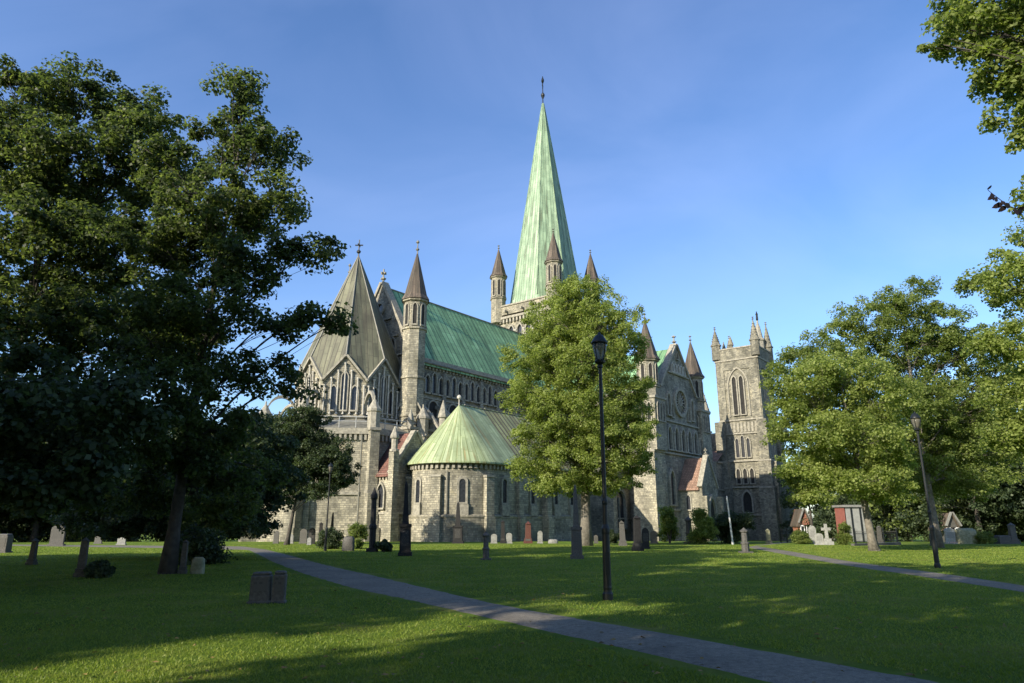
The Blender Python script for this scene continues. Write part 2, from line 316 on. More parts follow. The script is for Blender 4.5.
# ---------------------------------------------------------------- mesh builder
class MB:
    def __init__(s): s.v, s.f, s.m = [], [], []
    def add(s, vs, fs, mi=0):
        o = len(s.v); s.v += [tuple(p) for p in vs]
        for f in fs: s.f.append([o + i for i in f]); s.m.append(mi)
    def box(s, cx, cy, z0, sx, sy, h, rot=0.0, mi=0, taper=1.0):
        c, n = math.cos(rot), math.sin(rot); vs = []
        for z, k in ((z0, 1.0), (z0 + h, taper)):
            for a, b in ((-1, -1), (1, -1), (1, 1), (-1, 1)):
                x, y = a * sx / 2 * k, b * sy / 2 * k
                vs.append((cx + x * c - y * n, cy + x * n + y * c, z))
        s.add(vs, [(0, 3, 2, 1), (4, 5, 6, 7), (0, 1, 5, 4), (1, 2, 6, 5), (2, 3, 7, 6), (3, 0, 4, 7)], mi)
    def lathe(s, cx, cy, prof, n=8, phase=0.0, mi=0, cap=True):
        vs, fs = [], []
        for r, z in prof:
            for k in range(n):
                a = phase + 2 * math.pi * k / n
                vs.append((cx + r * math.cos(a), cy + r * math.sin(a), z))
        for i in range(len(prof) - 1):
            for k in range(n):
                k2 = (k + 1) % n
                fs.append((i * n + k, i * n + k2, (i + 1) * n + k2, (i + 1) * n + k))
        if cap:
            fs.append(tuple(reversed(range(n)))); fs.append(tuple((len(prof) - 1) * n + k for k in range(n)))
        s.add(vs, fs, mi)
    def prism(s, fr, pts, d0, d1, mi=0, side=None, back=False):
        """polygon pts (u,z) (CCW seen from outside) in wall frame fr, extruded from depth d0 to d1 (outwards)"""
        n = len(pts); vs = [P(fr, u, z, d1) for u, z in pts] + [P(fr, u, z, d0) for u, z in pts]
        s.add(vs, [tuple(range(n))], mi)
        o = [( (i + 1) % n, i, n + i, n + (i + 1) % n) for i in range(n)]
        s.add(vs, o, mi if side is None else side)
        if back: s.add(vs, [tuple(reversed(range(n, 2 * n)))], mi)
    def ring(s, fr, inner, outer, d0, d1, mi=0):
        """open moulding between two polylines of equal length (bottom left open)"""
        n = len(inner)
        vs = [P(fr, u, z, d1) for u, z in inner] + [P(fr, u, z, d1) for u, z in outer] + \
             [P(fr, u, z, d0) for u, z in inner] + [P(fr, u, z, d0) for u, z in outer]
        fs = []
        for i in range(n - 1):
            fs.append((i, n + i, n + i + 1, i + 1))
            fs.append((i + 1, 2 * n + i + 1, 2 * n + i, i))
            fs.append((n + i, 3 * n + i, 3 * n + i + 1, n + i + 1))
        fs.append((0, 2 * n, 3 * n, n)); fs.append((n - 1, 2 * n - 1, 4 * n - 1, 3 * n - 1))
        s.add(vs, fs, mi)
    def tube(s, pts, rad, n=6, mi=0):
        pts = [Vector(p) for p in pts]
        if not hasattr(rad, '__len__'): rad = [rad] * len(pts)
        vs, fs = [], []
        up = Vector((0, 0, 1))
        for i, p in enumerate(pts):
            t = (pts[min(i + 1, len(pts) - 1)] - pts[max(i - 1, 0)]).normalized()
            a = t.cross(up if abs(t.z) < 0.9 else Vector((1, 0, 0))).normalized(); b2 = t.cross(a)
            for k in range(n):
                an = 2 * math.pi * k / n
                vs.append(p + (a * math.cos(an) + b2 * math.sin(an)) * rad[i])
        for i in range(len(pts) - 1):
            for k in range(n):
                k2 = (k + 1) % n
                fs.append((i * n + k, (i + 1) * n + k, (i + 1) * n + k2, i * n + k2))
        fs.append(tuple(range(n))); fs.append(tuple(reversed([(len(pts) - 1) * n + k for k in range(n)])))
        s.add(vs, fs, mi)
    def build(s, name, mats, parent=None, smooth=False, bevel=0.0):
        me = bpy.data.meshes.new(name); me.from_pydata(s.v, [], s.f); me.update()
        if not isinstance(mats, (list, tuple)): mats = [mats]
        for m in mats: me.materials.append(M[m] if isinstance(m, str) else m)
        me.polygons.foreach_set('material_index', s.m)
        if smooth: me.polygons.foreach_set('use_smooth', [True] * len(me.polygons))
        uvl = me.uv_layers.new(name='UVMap'); Z = Vector((0, 0, 1))
        for p in me.polygons:
            n = p.normal; t = Z.cross(n)
            t = t.normalized() if t.length > 0.05 else Vector((1, 0, 0))
            q = n.cross(t)
            for li in p.loop_indices:
                co = me.vertices[me.loops[li].vertex_index].co
                uvl.data[li].uv = (co.dot(t), co.dot(q))
        o = bpy.data.objects.new(name, me); COL.objects.link(o)
        if parent: o.parent = parent
        if bevel:
            md = o.modifiers.new('bevel', 'BEVEL'); md.width = bevel; md.segments = 2; md.limit_method = 'ANGLE'
        return o

def P(fr, u, z, d=0.0):
    ox, oy, az = fr; c, s = math.cos(az), math.sin(az)
    return (ox + c * d - s * u, oy + s * d + c * u, z)

def arch(w, h, pointed=True, k=7, z0=0.0, u0=0.0):
    """outline from bottom-right, up, over the arch, to bottom-left (CCW seen from outside, u to the left...)"""
    hw = w / 2; pts = []
    rise = (w * 0.92 if pointed else hw); rise = min(rise, h * 0.8); sp = h - rise
    right = [(hw, 0.0), (hw, sp)]
    if pointed:
        for i in range(1, k + 1):
            a = i / k * (math.pi / 3.0)
            right.append((hw - w * (1 - math.cos(a)) , sp + rise * math.sin(a) / math.sin(math.pi / 3)))
        right[-1] = (0.0, h)
        left = [(-u, z) for u, z in reversed(right[:-1])]
    else:
        for i in range(1, k + 1):
            a = i / k * math.pi / 2; right.append((hw * math.cos(a), sp + rise * math.sin(a)))
        left = [(-u, z) for u, z in reversed(right[:-1])]
    pts = right + left
    return [(u + u0, z + z0) for u, z in pts]

def window(mb, fr, u, z, w, h, rw=0.22, out=0.25, pointed=True, mull=0, pane=1, ring=0, d=0.0):
    inn = arch(w, h, pointed, 6, z, u); ou = arch(w + 2 * rw, h + rw * 1.3, pointed, 6, z, u)
    mb.ring(fr, inn, ou, d, d + out, ring)
    mb.prism(fr, inn, d - 0.05, d + 0.04, pane)
    mb.prism(fr, [(u - w / 2 - rw, z - 0.22), (u + w / 2 + rw, z - 0.22), (u + w / 2 + rw, z), (u - w / 2 - rw, z)], d, d + out + 0.08, ring)
    for i in range(mull):
        uu = u - w / 2 + w * (i + 1) / (mull + 1)
        mb.prism(fr, [(uu - 0.07, z), (uu + 0.07, z), (uu + 0.07, z + h * 0.82), (uu - 0.07, z + h * 0.82)], d, d + out * 0.6, ring)

def band(mb, fr, u0, u1, z, h, out, mi=0, d=0.0):
    mb.prism(fr, [(u0, z), (u1, z), (u1, z + h), (u0, z + h)], d - 0.1, d + out, mi)

def corbels(mb, fr, u0, u1, z, step=0.7, w=0.34, h=0.5, out=0.32, mi=0, top=0.35, d=0.0):
    band(mb, fr, u0, u1, z + h, top, out + 0.12, mi, d)
    n = max(1, int((u1 - u0) / step)); st = (u1 - u0) / n
    for i in range(n):
        c = u0 + st * (i + 0.5)
        mb.prism(fr, [(c - w / 2, z), (c + w / 2, z), (c + w / 2, z + h), (c - w / 2, z + h)], d - 0.05, d + out, mi)

def shaft(mb, fr, u, z0, z1, r=0.13, out=0.22, mi=2, d=0.0):
    x, y, _ = P(fr, u, 0, d + out)
    mb.lathe(x, y, [(r * 1.7, z0), (r * 1.7, z0 + r * 1.4), (r, z0 + r * 2), (r, z1 - r * 3), (r * 1.9, z1 - r), (r * 1.9, z1)], 6, 0, mi)

def finial(mb, x, y, z, h, cross=True, mi=0, t=0.13, az=0.0):
    mb.lathe(x, y, [(t * 1.1, z - h * 0.1), (t * 0.7, z + h * 0.2), (t * 2.2, z + h * 0.28), (t * 2.4, z + h * 0.34), (t * 0.7, z + h * 0.42), (t * 0.6, z + h)], 6, 0, mi)
    if cross:
        mb.box(x, y, z + h * 0.66, h * 0.42, t * 1.1, t * 1.1, az, mi); mb.box(x, y, z + h * 0.66, t * 1.1, h * 0.42, t * 1.1, az, mi)
    else:
        mb.lathe(x, y, [(0.02, z + h * 0.72), (t * 2.2, z + h * 0.82), (t * 2.2, z + h * 0.88), (0.02, z + h)], 6, 0, mi)

def turret(parent, x, y, r, z0, zopen, zeave, zapex, roofmat='slate', name='turret', n=8, phase=R(22.5), fin=1.6, cross=False, stone='stone', rings=()):
    mb = MB()
    mb.lathe(x, y, [(r, z0), (r, zopen - 0.3), (r * 1.12, zopen - 0.2), (r * 1.12, zopen + 0.05), (r * 0.95, zopen + 0.2), (r * 0.95, zeave - 0.4), (r * 1.14, zeave - 0.25), (r * 1.14, zeave)], n, phase)
    for zr in rings: mb.lathe(x, y, [(r * 0.99, zr), (r * 1.1, zr + 0.1), (r * 1.1, zr + 0.35), (r * 0.99, zr + 0.5)], n, phase)
    ap = r * 0.95 * math.cos(math.pi / n)
    for k in range(n):
        az = phase + (k + 0.5) * 2 * math.pi / n
        fr = (x + ap * math.cos(az), y + ap * math.sin(az), az)
        sw = 2 * ap * math.tan(math.pi / n)
        window(mb, fr, 0, zopen + 0.5, sw * 0.44, (zeave - zopen) * 0.72, sw * 0.13, r * 0.09, True, 0, 1, 2)
    o = mb.build(name, [stone, 'dark', 'stone_trim'], parent)
    rb = MB()
    rb.lathe(x, y, [(r * 1.24, zeave), (r * 1.24, zeave + 0.12), (r * 1.02, zeave + (zapex - zeave) * 0.1), (0.06, zapex)], n, phase, 0)
    finial(rb, x, y, zapex - 0.2, fin, cross, 1, max(0.10, r * 0.07))
    rb.build('turret_roof', [roofmat, 'lead'], o)
    return o

def gable_coping(mb, fr, pts, w=0.45, d0=-0.5, d1=0.35, mi=0):
    """raised coping that follows an open polyline (u,z)"""
    for (u0, z0), (u1, z1) in zip(pts[:-1], pts[1:]):
        L = math.hypot(u1 - u0, z1 - z0); nx, nz = -(z1 - z0) / L * w, (u1 - u0) / L * w
        q = [(u0, z0), (u1, z1), (u1 + nx, z1 + nz), (u0 + nx, z0 + nz)]
        mb.prism(fr, q if nz > 0 else q[::-1], d0, d1, mi, back=True)

def gable_roof(mb, x0, x1, yc, hw, ze, zr, mi=0, over=0.35, thick=0.25, axis='x'):
    """two slopes; axis x: ridge along x"""
    k = (zr - ze) / hw
    for sg in (-1, 1):
        a = [(x0, yc, zr), (x1, yc, zr), (x1, yc + sg * (hw + over), ze - k * over), (x0, yc + sg * (hw + over), ze - k * over)]
        b2 = [(x, y, z - thick) for x, y, z in a]
        if axis == 'y': a = [(y, x, z) for x, y, z in a]; b2 = [(y, x, z) for x, y, z in b2]
        vs = a + b2
        fs = [(0, 1, 2, 3), (7, 6, 5, 4), (3, 2, 6, 7), (1, 0, 4, 5), (0, 3, 7, 4), (2, 1, 5, 6)]
        flip = (sg == 1) ^ (axis == 'y')
        if flip: fs = [tuple(reversed(f)) for f in fs]
        # normal check: top face must look up
        p = [Vector(vs[i]) for i in fs[0]]
        if (p[1] - p[0]).cross(p[2] - p[0]).z < 0: fs = [tuple(reversed(f)) for f in fs]
        mb.add(vs, fs, mi)

# ================================================================= GROUND
gm = MB()
ys = sorted(set([-60, -40, -25, -12, -4] + list(np.arange(0, 160, 2.0)) + list(np.arange(160, 260, 10.0)) + [300, 400, 600, 900, 1400, 2000]))
xs = sorted(set([-1600, -900, -500, -300, -200, -150] + list(np.arange(-110, 111, 5.0)) + [150, 200, 300, 500, 900, 1600]))
nx_ = len(xs); vs = []
for y in ys:
    for x in xs: vs.append((x, y, float(terrain(x, y))))
fs = [(j * nx_ + i, j * nx_ + i + 1, (j + 1) * nx_ + i + 1, (j + 1) * nx_ + i) for j in range(len(ys) - 1) for i in range(nx_ - 1)]
gm.add(vs, fs); go = gm.build('ground', 'lawn', smooth=True); tag(go, kind='structure')

def resample(pts, n):
    pts = np.array(pts, float); d = np.r_[0, np.cumsum(np.hypot(*np.diff(pts, axis=0).T))]
    t = np.linspace(0, d[-1], n)
    out = np.c_[np.interp(t, d, pts[:, 0]), np.interp(t, d, pts[:, 1])]
    for _ in range(6): out[1:-1] = 0.5 * out[1:-1] + 0.25 * (out[:-2] + out[2:])
    return out

PATHS = []
def path(top, bot, name, extra_far=None):
    A = [ground_at(*p)[:2] for p in top]; B = [ground_at(*p)[:2] for p in bot]
    if extra_far: A = [extra_far[0]] + A; B = [extra_far[1]] + B
    n = 220; A, B = resample(A, n), resample(B, n)
    rng = np.random.RandomState(4)
    mb = MB(); k = 7; prof_z = [-.03, .012, .02, .026, .02, .012, -.03]; vs = []
    for i in range(n):
        wob = 0.05 * math.sin(i * 1.7) + 0.06 * rng.randn()
        wob2 = 0.05 * math.sin(i * 2.3 + 1) + 0.06 * rng.randn()
        for j in range(k):
            t = j / (k - 1); p = A[i] * (1 - t) + B[i] * t
            dd = (A[i] - B[i]) / (np.linalg.norm(A[i] - B[i]) + 1e-6)
            if j == 0: p = p + dd * wob
            if j == k - 1: p = p - dd * wob2
            vs.append((p[0], p[1], float(terrain(p[0], p[1])) + prof_z[j]))
    fs = []
    for i in range(n - 1):
        for j in range(k - 1):
            f = (i * k + j, i * k + j + 1, (i + 1) * k + j + 1, (i + 1) * k + j)
            fs.append(f)
    p = [Vector(vs[q]) for q in fs[0]]
    if (p[1] - p[0]).cross(p[2] - p[0]).z < 0: fs = [tuple(reversed(f)) for f in fs]
    mb.add(vs, fs); o = mb.build(name, 'asphalt', smooth=True); tag(o, kind='structure')
    PATHS.append((A, B))
path([(254, 546.3), (290, 554.5), (323, 563), (340, 567), (428, 586), (516, 606.5), (604, 621), (700, 636.5), (764, 648), (856, 663.5), (965, 683), (1120, 712)],
     [(246, 550), (267, 562), (298, 575), (343, 588.6), (428, 606.5), (491, 622), (586, 643.6), (692, 670), (752, 684), (845, 706)], 'path',
     ((-48.0, 70.0), (-52.0, 67.0)))
path([(757, 546), (800, 552.5), (850, 561), (938, 572.5), (1024, 585), (1100, 597)],
     [(745, 547.5), (800, 558), (850, 567), (938, 580), (1024, 593), (1100, 607)], 'path',
     ((52.0, 118.0), (48.0, 118.0)))

# ================================================================= CATHEDRAL
CAZ = R(-128); CG = -1.0
cat = empty('cathedral', (7.1, 138.0, CG), CAZ)
tag(cat, 'large grey stone gothic cathedral with green copper spire and roofs behind the churchyard', 'cathedral')
ZB = -3.0     # foundations go below the falling ground

def block(mb, x0, x1, y0, y1, z0, z1, mi=0):
    mb.box((x0 + x1) / 2, (y0 + y1) / 2, z0, x1 - x0, y1 - y0, z1 - z0, 0, mi)

# ---- octagon at the east end
OX, OY = 50.0, 0.0
RL, RU = 11.4, 7.55
apL, apU = RL * math.cos(R(22.5)), RU * math.cos(R(22.5))
oc = MB()
oc.lathe(OX, OY, [(RL + .35, ZB), (RL + .35, 1.0), (RL + .05, 1.3), (RL, 1.3), (RL, 13.6), (RL - .5, 13.6)], 8, R(22.5), 0)
oc.lathe(OX, OY, [(RL + .1, 14.0), (RU + .2, 15.6)], 8, R(22.5), 3, False)          # lead roof of the ambulatory
oc.lathe(OX, OY, [(RU, 12.0), (RU, 20.7)], 8, R(22.5), 0, False)
swL, swU = 2 * apL * math.tan(R(22.5)), 2 * apU * math.tan(R(22.5))
ZV, ZP, ZA = 20.9, 24.3, 42.0
for k in range(8):
    az = R(45 * k)
    fl = (OX + apL * math.cos(az), OY + apL * math.sin(az), az)
    fu = (OX + apU * math.cos(az), OY + apU * math.sin(az), az)
    h = swL / 2
    band(oc, fl, -h, h, 5.6, 0.35, 0.22, 2)
    corbels(oc, fl, -h - .1, h + .1, 12.5, 0.62, 0.3, 0.75, 0.34, 2, 0.75)
    # gable wall of the upper drum
    hu = swU / 2
    oc.prism(fu, [(-hu, ZV - 0.6), (hu, ZV - 0.6), (hu, ZV), (0, ZP), (-hu, ZV)], -0.5, 0.02, 0)
    gable_coping(oc, fu, [(-hu - .1, ZV - .1), (0, ZP + .1), (hu + .1, ZV - .1)], 0.28, -0.3, 0.42, 2)
    band(oc, fu, -hu, hu, 15.9, 0.3, 0.22, 2)
    for i, u in enumerate(np.linspace(-hu + .25, hu - .25, 7)):
        zt = ZV + (ZP - ZV) * (1 - abs(u) / hu) - 0.9
        shaft(oc, fu, u, 16.3, max(zt, 19.6), 0.11, 0.26, 4)
oo = oc.build('octagon', ['stone', 'glass', 'stone_trim', 'lead', 'stone_white'], cat)
for k in range(8):
    az = R(45 * k)
    fl = (OX + apL * math.cos(az), OY + apL * math.sin(az), az); fu = (OX + apU * math.cos(az), OY + apU * math.sin(az), az)
    for u, hh in ((-1.72, 3.3), (0, 5.2), (1.72, 3.3)):
        w_ = MB(); window(w_, fu, u * 0.82, 16.9, 0.8, hh, 0.16, 0.30, True, 0); w_.build('window', ['stone_trim', 'glass'], oo)
    if k not in (1,):
        w_ = MB(); window(w_, fl, 0, 7.0, 1.6, 4.2, 0.3, 0.3, True, 1); w_.build('window', ['stone_trim', 'glass'], oo)
    # buttress on the corner
    ca = az + R(22.5); bx, by = OX + (RL + .5) * math.cos(ca), OY + (RL + .5) * math.sin(ca)
    bb = MB()
    bb.box(bx, by, ZB, 2.9, 1.75, 3.0 + 1.6, ca); bb.box(bx - .15 * math.cos(ca), by - .15 * math.sin(ca), 1.6, 2.4, 1.45, 4.2, ca)
    bb.box(bx - .2 * math.cos(ca), by - .2 * math.sin(ca), 5.8, 2.1, 1.5, 0.35, ca, 1)
    bb.box(bx - .3 * math.cos(ca), by - .3 * math.sin(ca), 6.1, 1.8, 1.2, 7.6, ca)
    bb.box(bx - .3 * math.cos(ca), by - .3 * math.sin(ca), 13.7, 2.1, 1.5, 0.35, ca, 1)
    bb.lathe(bx - .3 * math.cos(ca), by - .3 * math.sin(ca), [(0.85, 14.05), (0.85, 16.1), (1.0, 16.2), (1.0, 16.5), (0.7, 16.9), (0.12, 17.9), (0.1, 18.3)], 8, ca, 1)
    bb.build('buttress', ['stone', 'stone_trim'], oo)
    # flying arch
    fb = MB(); prev = None; vs = []; c_, s_ = math.cos(ca), math.sin(ca)
    r0, r1 = RL + 0.1, RU - 0.1
    for i in range(13):
        t = i / 12; rr = (r0 + r1) / 2 + (r0 - r1) / 2 * math.cos(math.pi * t); zz = 16.2 + 2.7 * math.sin(math.pi * t)
        for w_, dz in ((-.2, 0), (.2, 0), (.2, .42), (-.2, .42)):
            vs.append((OX + rr * c_ - w_ * s_, OY + rr * s_ + w_ * c_, zz + dz))
    fs = []
    for i in range(12):
        for j in range(4): fs.append((i * 4 + j, i * 4 + (j + 1) % 4, (i + 1) * 4 + (j + 1) % 4, (i + 1) * 4 + j))
    fb.add(vs, fs); fb.build('flying_buttress', ['stone_trim'], oo)
# railing
rl = MB(); Rr = RL - 0.25
for k in range(8):
    a0, a1 = R(22.5 + 45 * k), R(67.5 + 45 * k)
    p0 = Vector((OX + Rr * math.cos(a0), OY + Rr * math.sin(a0), 14.3)); p1 = Vector((OX + Rr * math.cos(a1), OY + Rr * math.sin(a1), 14.3))
    for z in (0.65, 1.25): rl.tube([p0 + Vector((0, 0, z)), p1 + Vector((0, 0, z))], 0.055, 5)
    for t in (0, .25, .5, .75): q = p0.lerp(p1, t); rl.tube([q - Vector((0, 0, .4)), q + Vector((0, 0, 1.3))], 0.06, 5)
rl.build('railing', ['rail'], oo)
# rhenish helm roof: eight diamonds
rf = MB(); A_ = (OX, OY, ZA); ov = 0.35
for k in range(8):
    a0, ac, a1 = R(45 * k), R(45 * k + 22.5), R(45 * k + 45)
    p0 = (OX + (apU + ov) * math.cos(a0), OY + (apU + ov) * math.sin(a0), ZP - .1); p1 = (OX + (apU + ov) * math.cos(a1), OY + (apU + ov) * math.sin(a1), ZP - .1)
    pc = (OX + (RU + ov) * math.cos(ac), OY + (RU + ov) * math.sin(ac), ZV - .45)
    rf.add([A_, p0, pc, p1], [(0, 1, 2), (0, 2, 3)])
    rf.tube([A_, (p0[0], p0[1], p0[2] + .05)], [0.07, 0.13], 5, 1)
finial(rf, OX, OY, ZA - .3, 2.9, True, 2, 0.15, R(38))
rf.build('octagon_roof', ['oct_roof', 'lead', 'iron'], oo)
# downpipe
dp = MB(); fne = (OX + apL * math.cos(R(45)), OY + apL * math.sin(R(45)), R(45))
x, y, _ = P(fne, 3.05, 0, 0.3); dp.tube([(x, y, 0), (x, y, 13.2)], 0.11, 6); dp.build('downpipe', ['lead'], oo)
for u_ in (-3.3, 3.6):
    pl = MB(); band(pl, fne, u_ - .35, u_ + .35, 0, 12.2, 0.28, 0); pl.build('pilaster', ['stone'], oo)

# ---- chapel north of the octagon
cp = MB(); block(cp, 46.5, 54.0, 7.0, 14.4, ZB, 8.3); FN = (50.3, 14.4, R(90))
cp.prism(FN, [(-3.7, 8.2), (3.8, 8.2), (0, 13.6)], -0.6, 0.0)
gable_coping(cp, FN, [(-3.9, 8.1), (0, 13.7), (3.9, 8.1)], 0.35, -0.7, 0.15, 2)
FE = (54.0, 10.7, 0.0); band(cp, FE, -3.7, 3.7, 3.2, .3, .25, 2); band(cp, FN, -3.7, 3.7, 3.2, .3, .25, 2)
band(cp, FE, -3.7, 3.7, -2, 5.2, .12, 0); corbels(cp, FE, -3.6, 3.6, 7.5, .6, .28, .45, .25, 2, .25)
cpo = cp.build('chapel', ['stone', 'glass', 'stone_trim'], cat)
for f_, u in ((FE, -1.2), (FE, 1.7), (FN, 0.4)):
    w_ = MB(); window(w_, f_, u, 4.0, 1.15, 2.9, .22, .28); w_.build('window', ['stone_trim', 'glass'], cpo)
r_ = MB(); gable_roof(r_, 3.0, 14.1, 50.3, 3.9, 8.4, 13.6, 0, 0.3, .22, 'y'); r_.build('chapel_roof', ['tile'], cpo)
for (x, y) in ((54.2, 14.6), (54.3, 9.0)):
    b_ = MB(); b_.box(x, y, ZB, 1.3, 1.3, 3 + 3.4); b_.box(x, y, 3.4, .9, .9, 7.4 if y > 10 else 4.4)
    zt = 10.8 if y > 10 else 7.8
    b_.lathe(x, y, [(.62, zt), (.62, zt + .3), (.42, zt + .35), (.42, zt + 1.6), (.6, zt + 1.7), (.6, zt + 1.95), (.08, zt + 3.2)], 8, R(22.5), 1)
    b_.build('buttress', ['stone', 'stone_trim'], cpo)

# ---- chapter house with round apse
HX, HY, HR, HZ = 46.3, 18.2, 6.1, 9.6
ch = MB(); nseg = 30; ring0 = []
def hull(r, z, xw=27.0):
    pts = [(xw, HY - r, z)]
    for i in range(nseg + 1):
        a = R(-90 + 180 * i / nseg); pts.append((HX + r * math.cos(a), HY + r * math.sin(a), z))
    pts.append((xw, HY + r, z)); return pts
prof = [(HR + .32, ZB), (HR + .32, 2.75), (HR + .4, 2.85), (HR + .4, 3.05), (HR, 3.2), (HR, HZ)]
vs = []; n_ = nseg + 3
for r, z in prof: vs += hull(r, z)
fs = [(j * n_ + i, j * n_ + (i + 1) % n_, (j + 1) * n_ + (i + 1) % n_, (j + 1) * n_ + i) for j in range(len(prof) - 1) for i in range(n_)]
ch.add(vs, fs)
FNc = (HX, HY + HR, R(90)); FWc = (27.0, HY, R(180))
ch.prism(FWc, [(-HR, HZ - .1), (HR, HZ - .1), (0, 17.2)], -0.5, 0.02)
band(ch, FNc, 0, 19.4, HZ - .45, .35, .45, 1)
n_c = 26
for i in range(28):       # corbels along the straight wall
    band(ch, FNc, .3 + i * .69, .3 + i * .69 + .34, HZ - .95, .5, .32, 1)
for i in range(29):
    a = R(-88 + 176 * i / 28); f_ = (HX + HR * math.cos(a), HY + HR * math.sin(a), a)
    band(ch, f_, -.17, .17, HZ - .95, .5, .30, 1); band(ch, f_, -.36, .36, HZ - .45, .35, .42, 1)
cho = ch.build('chapter_house', ['stone', 'stone_trim', 'glass'], cat)
def cfr(a): return (HX + HR * math.cos(R(a)), HY + HR * math.sin(R(a)), R(a))
for a in (-66, -9, 48):
    w_ = MB(); window(w_, cfr(a), 0, 4.6, .78, 2.75, .26, .14, False, 0, 1, 0)
    w_.prism(cfr(a), [(-.75, 2.7), (.75, 2.7), (.75, 4.35), (-.75, 4.35)], -.3, .28); w_.build('window', ['stone_trim', 'glass'], cho)
for u in (2.0, 8.0, 13.4, 17.4):
    w_ = MB(); window(w_, FNc, u, 4.6, .85, 2.9, .26, .2, False, 0, 1, 0)
    w_.prism(FNc, [(u - .75, 2.7), (u + .75, 2.7), (u + .75, 4.35), (u - .75, 4.35)], -.3, .40); w_.build('window', ['stone_trim', 'glass'], cho)
for a in (-38, 19, 80):
    b_ = MB(); f_ = cfr(a); band(b_, f_, -.75, .75, ZB, 3 + 2.9, .75, 0); band(b_, f_, -.62, .62, 2.9, 4.7, .55, 0); band(b_, f_, -.7, .7, 7.6, .25, .65, 1)
    b_.build('buttress', ['stone', 'stone_trim'], cho)
for u in (5.0, 10.5, 19.3):
    b_ = MB(); o_ = 1.1 if u > 9 else .55
    band(b_, FNc, u - .6, u + .6, ZB, 3 + 2.9, o_ + .25, 0); band(b_, FNc, u - .5, u + .5, 2.9, 4.6, o_, 0); band(b_, FNc, u - .55, u + .55, 7.5, .25, o_ + .1, 1)
    b_.build('buttress', ['stone', 'stone_trim'], cho)
x, y, _ = P(cfr(31), 0, 0, .2); dp = MB(); dp.tube([(x, y, 0), (x, y, 8.3)], .09, 6); dp.build('downpipe', ['lead'], cho)
rf = MB(); apex = (HX, HY, 17.4); ro = HR + .75; ez = HZ - .15
for i in range(nseg):
    a0, a1 = R(-90 + 180 * i / nseg), R(-90 + 180 * (i + 1) / nseg)
    p0 = (HX + ro * math.cos(a0), HY + ro * math.sin(a0), ez); p1 = (HX + ro * math.cos(a1), HY + ro * math.sin(a1), ez)
    rf.add([apex, p0, p1], [(0, 1, 2)], 0); rf.add([p0, p1, (p1[0], p1[1], ez - .2), (p0[0], p0[1], ez - .2)], [(0, 3, 2, 1)], 0)
XS = 41.5
for (xa, xb, mi) in ((HX, XS, 0), (XS, 26.6, 1)):
    for sg in (1, -1):
        q = [(xa, HY, 17.4), (xa, HY + sg * ro, ez), (xb, HY + sg * ro, ez), (xb, HY, 17.4)]
        rf.add(q, [(0, 1, 2, 3) if sg == 1 else (3, 2, 1, 0)], mi)
        q = [(xa, HY + sg * ro, ez), (xb, HY + sg * ro, ez), (xb, HY + sg * ro, ez - .2), (xa, HY + sg * ro, ez - .2)]
        rf.add(q, [(0, 3, 2, 1) if sg == 1 else (0, 1, 2, 3)], mi)
rf.tube([(HX, HY, 17.42), (26.6, HY, 17.42)], .1, 6, 1)
rf.lathe(HX, HY, [(.08, 17.3), (.07, 18.1), (.28, 18.25), (.32, 18.45), (.2, 18.65), (.03, 18.75)], 8, 0, 2)
rf.build('chapter_house_roof', ['copper_yellow', 'copper_brown', 'stone_white'], cho)

# ---- choir
cr_ = MB(); block(cr_, 7.3, 45.0, -7.5, 7.5, 10, 26.0); block(cr_, 9.5, 45.5, -13.0, 13.0, ZB, 10.6)
FC = (7.3, 7.5, R(90)); FA = (9.5, 13.0, R(90))        # u runs towards -E (local -x)
L_ = 37.7
corbels(cr_, FC, -L_, 0, 24.5, .75, .36, .7, .34, 2, .8); band(cr_, FC, -L_, 0, 16.8, .3, .2, 2); band(cr_, FC, -L_, 0, 20.0, .22, .15, 2)
corbels(cr_, FA, -36, 0, 9.4, .75, .36, .6, .3, 2, .4); band(cr_, FA, -36, 0, 3.2, .3, .25, 2)
FCs = (7.3, -7.5, R(-90)); corbels(cr_, FCs, 0, L_, 24.5, .75, .36, .7, .34, 2, .8)
for sg in (1, -1):
    q = [(9.5, sg * 13.4, 10.9), (45.5, sg * 13.4, 10.9), (45.5, sg * 7.4, 15.6), (9.5, sg * 7.4, 15.6)]
    cr_.add(q, [(0, 3, 2, 1) if sg == 1 else (0, 1, 2, 3)], 3)
FG = (45.0, 0, 0.0)
cr_.prism(FG, [(-7.5, 26), (7.5, 26), (0, 38.6)], -0.8, 0.0)
gable_coping(cr_, FG, [(-7.7, 25.9), (0, 38.9), (7.7, 25.9)], .42, -1.0, .25, 2)
for z, w_g in ((32.5, 2.6), (29.5, 4.4), (26.4, 6.2)): band(cr_, FG, -w_g, w_g, z, .25, .3, 2)
finial(cr_, 44.8, 0, 38.9, 2.4, True, 2, .2, 0)
cro = cr_.build('choir', ['stone_grey', 'glass', 'stone_trim', 'lead'], cat)
w_ = MB(); w_.lathe(0, 0, [(0, 0)], 3)
w_ = MB(); circ = [(.75 * math.cos(t), 34.6 + .75 * math.sin(t)) for t in np.linspace(0, 2 * math.pi, 17)]
circ2 = [(1.15 * math.cos(t), 34.6 + 1.15 * math.sin(t)) for t in np.linspace(0, 2 * math.pi, 17)]
w_.prism(FG, circ[:-1], -.1, .05, 1); w_.ring(FG, circ, circ2, 0, .35, 0); w_.build('round_window', ['stone_trim', 'glass'], cro)
for u in (-3.3, -1.1, 1.1, 3.3):
    w_ = MB(); window(w_, FG, u, 27.2, 1.1, 2.0 if abs(u) > 2 else 3.2 - 1.2, .2, .3); w_.build('window', ['stone_trim', 'dark'], cro)
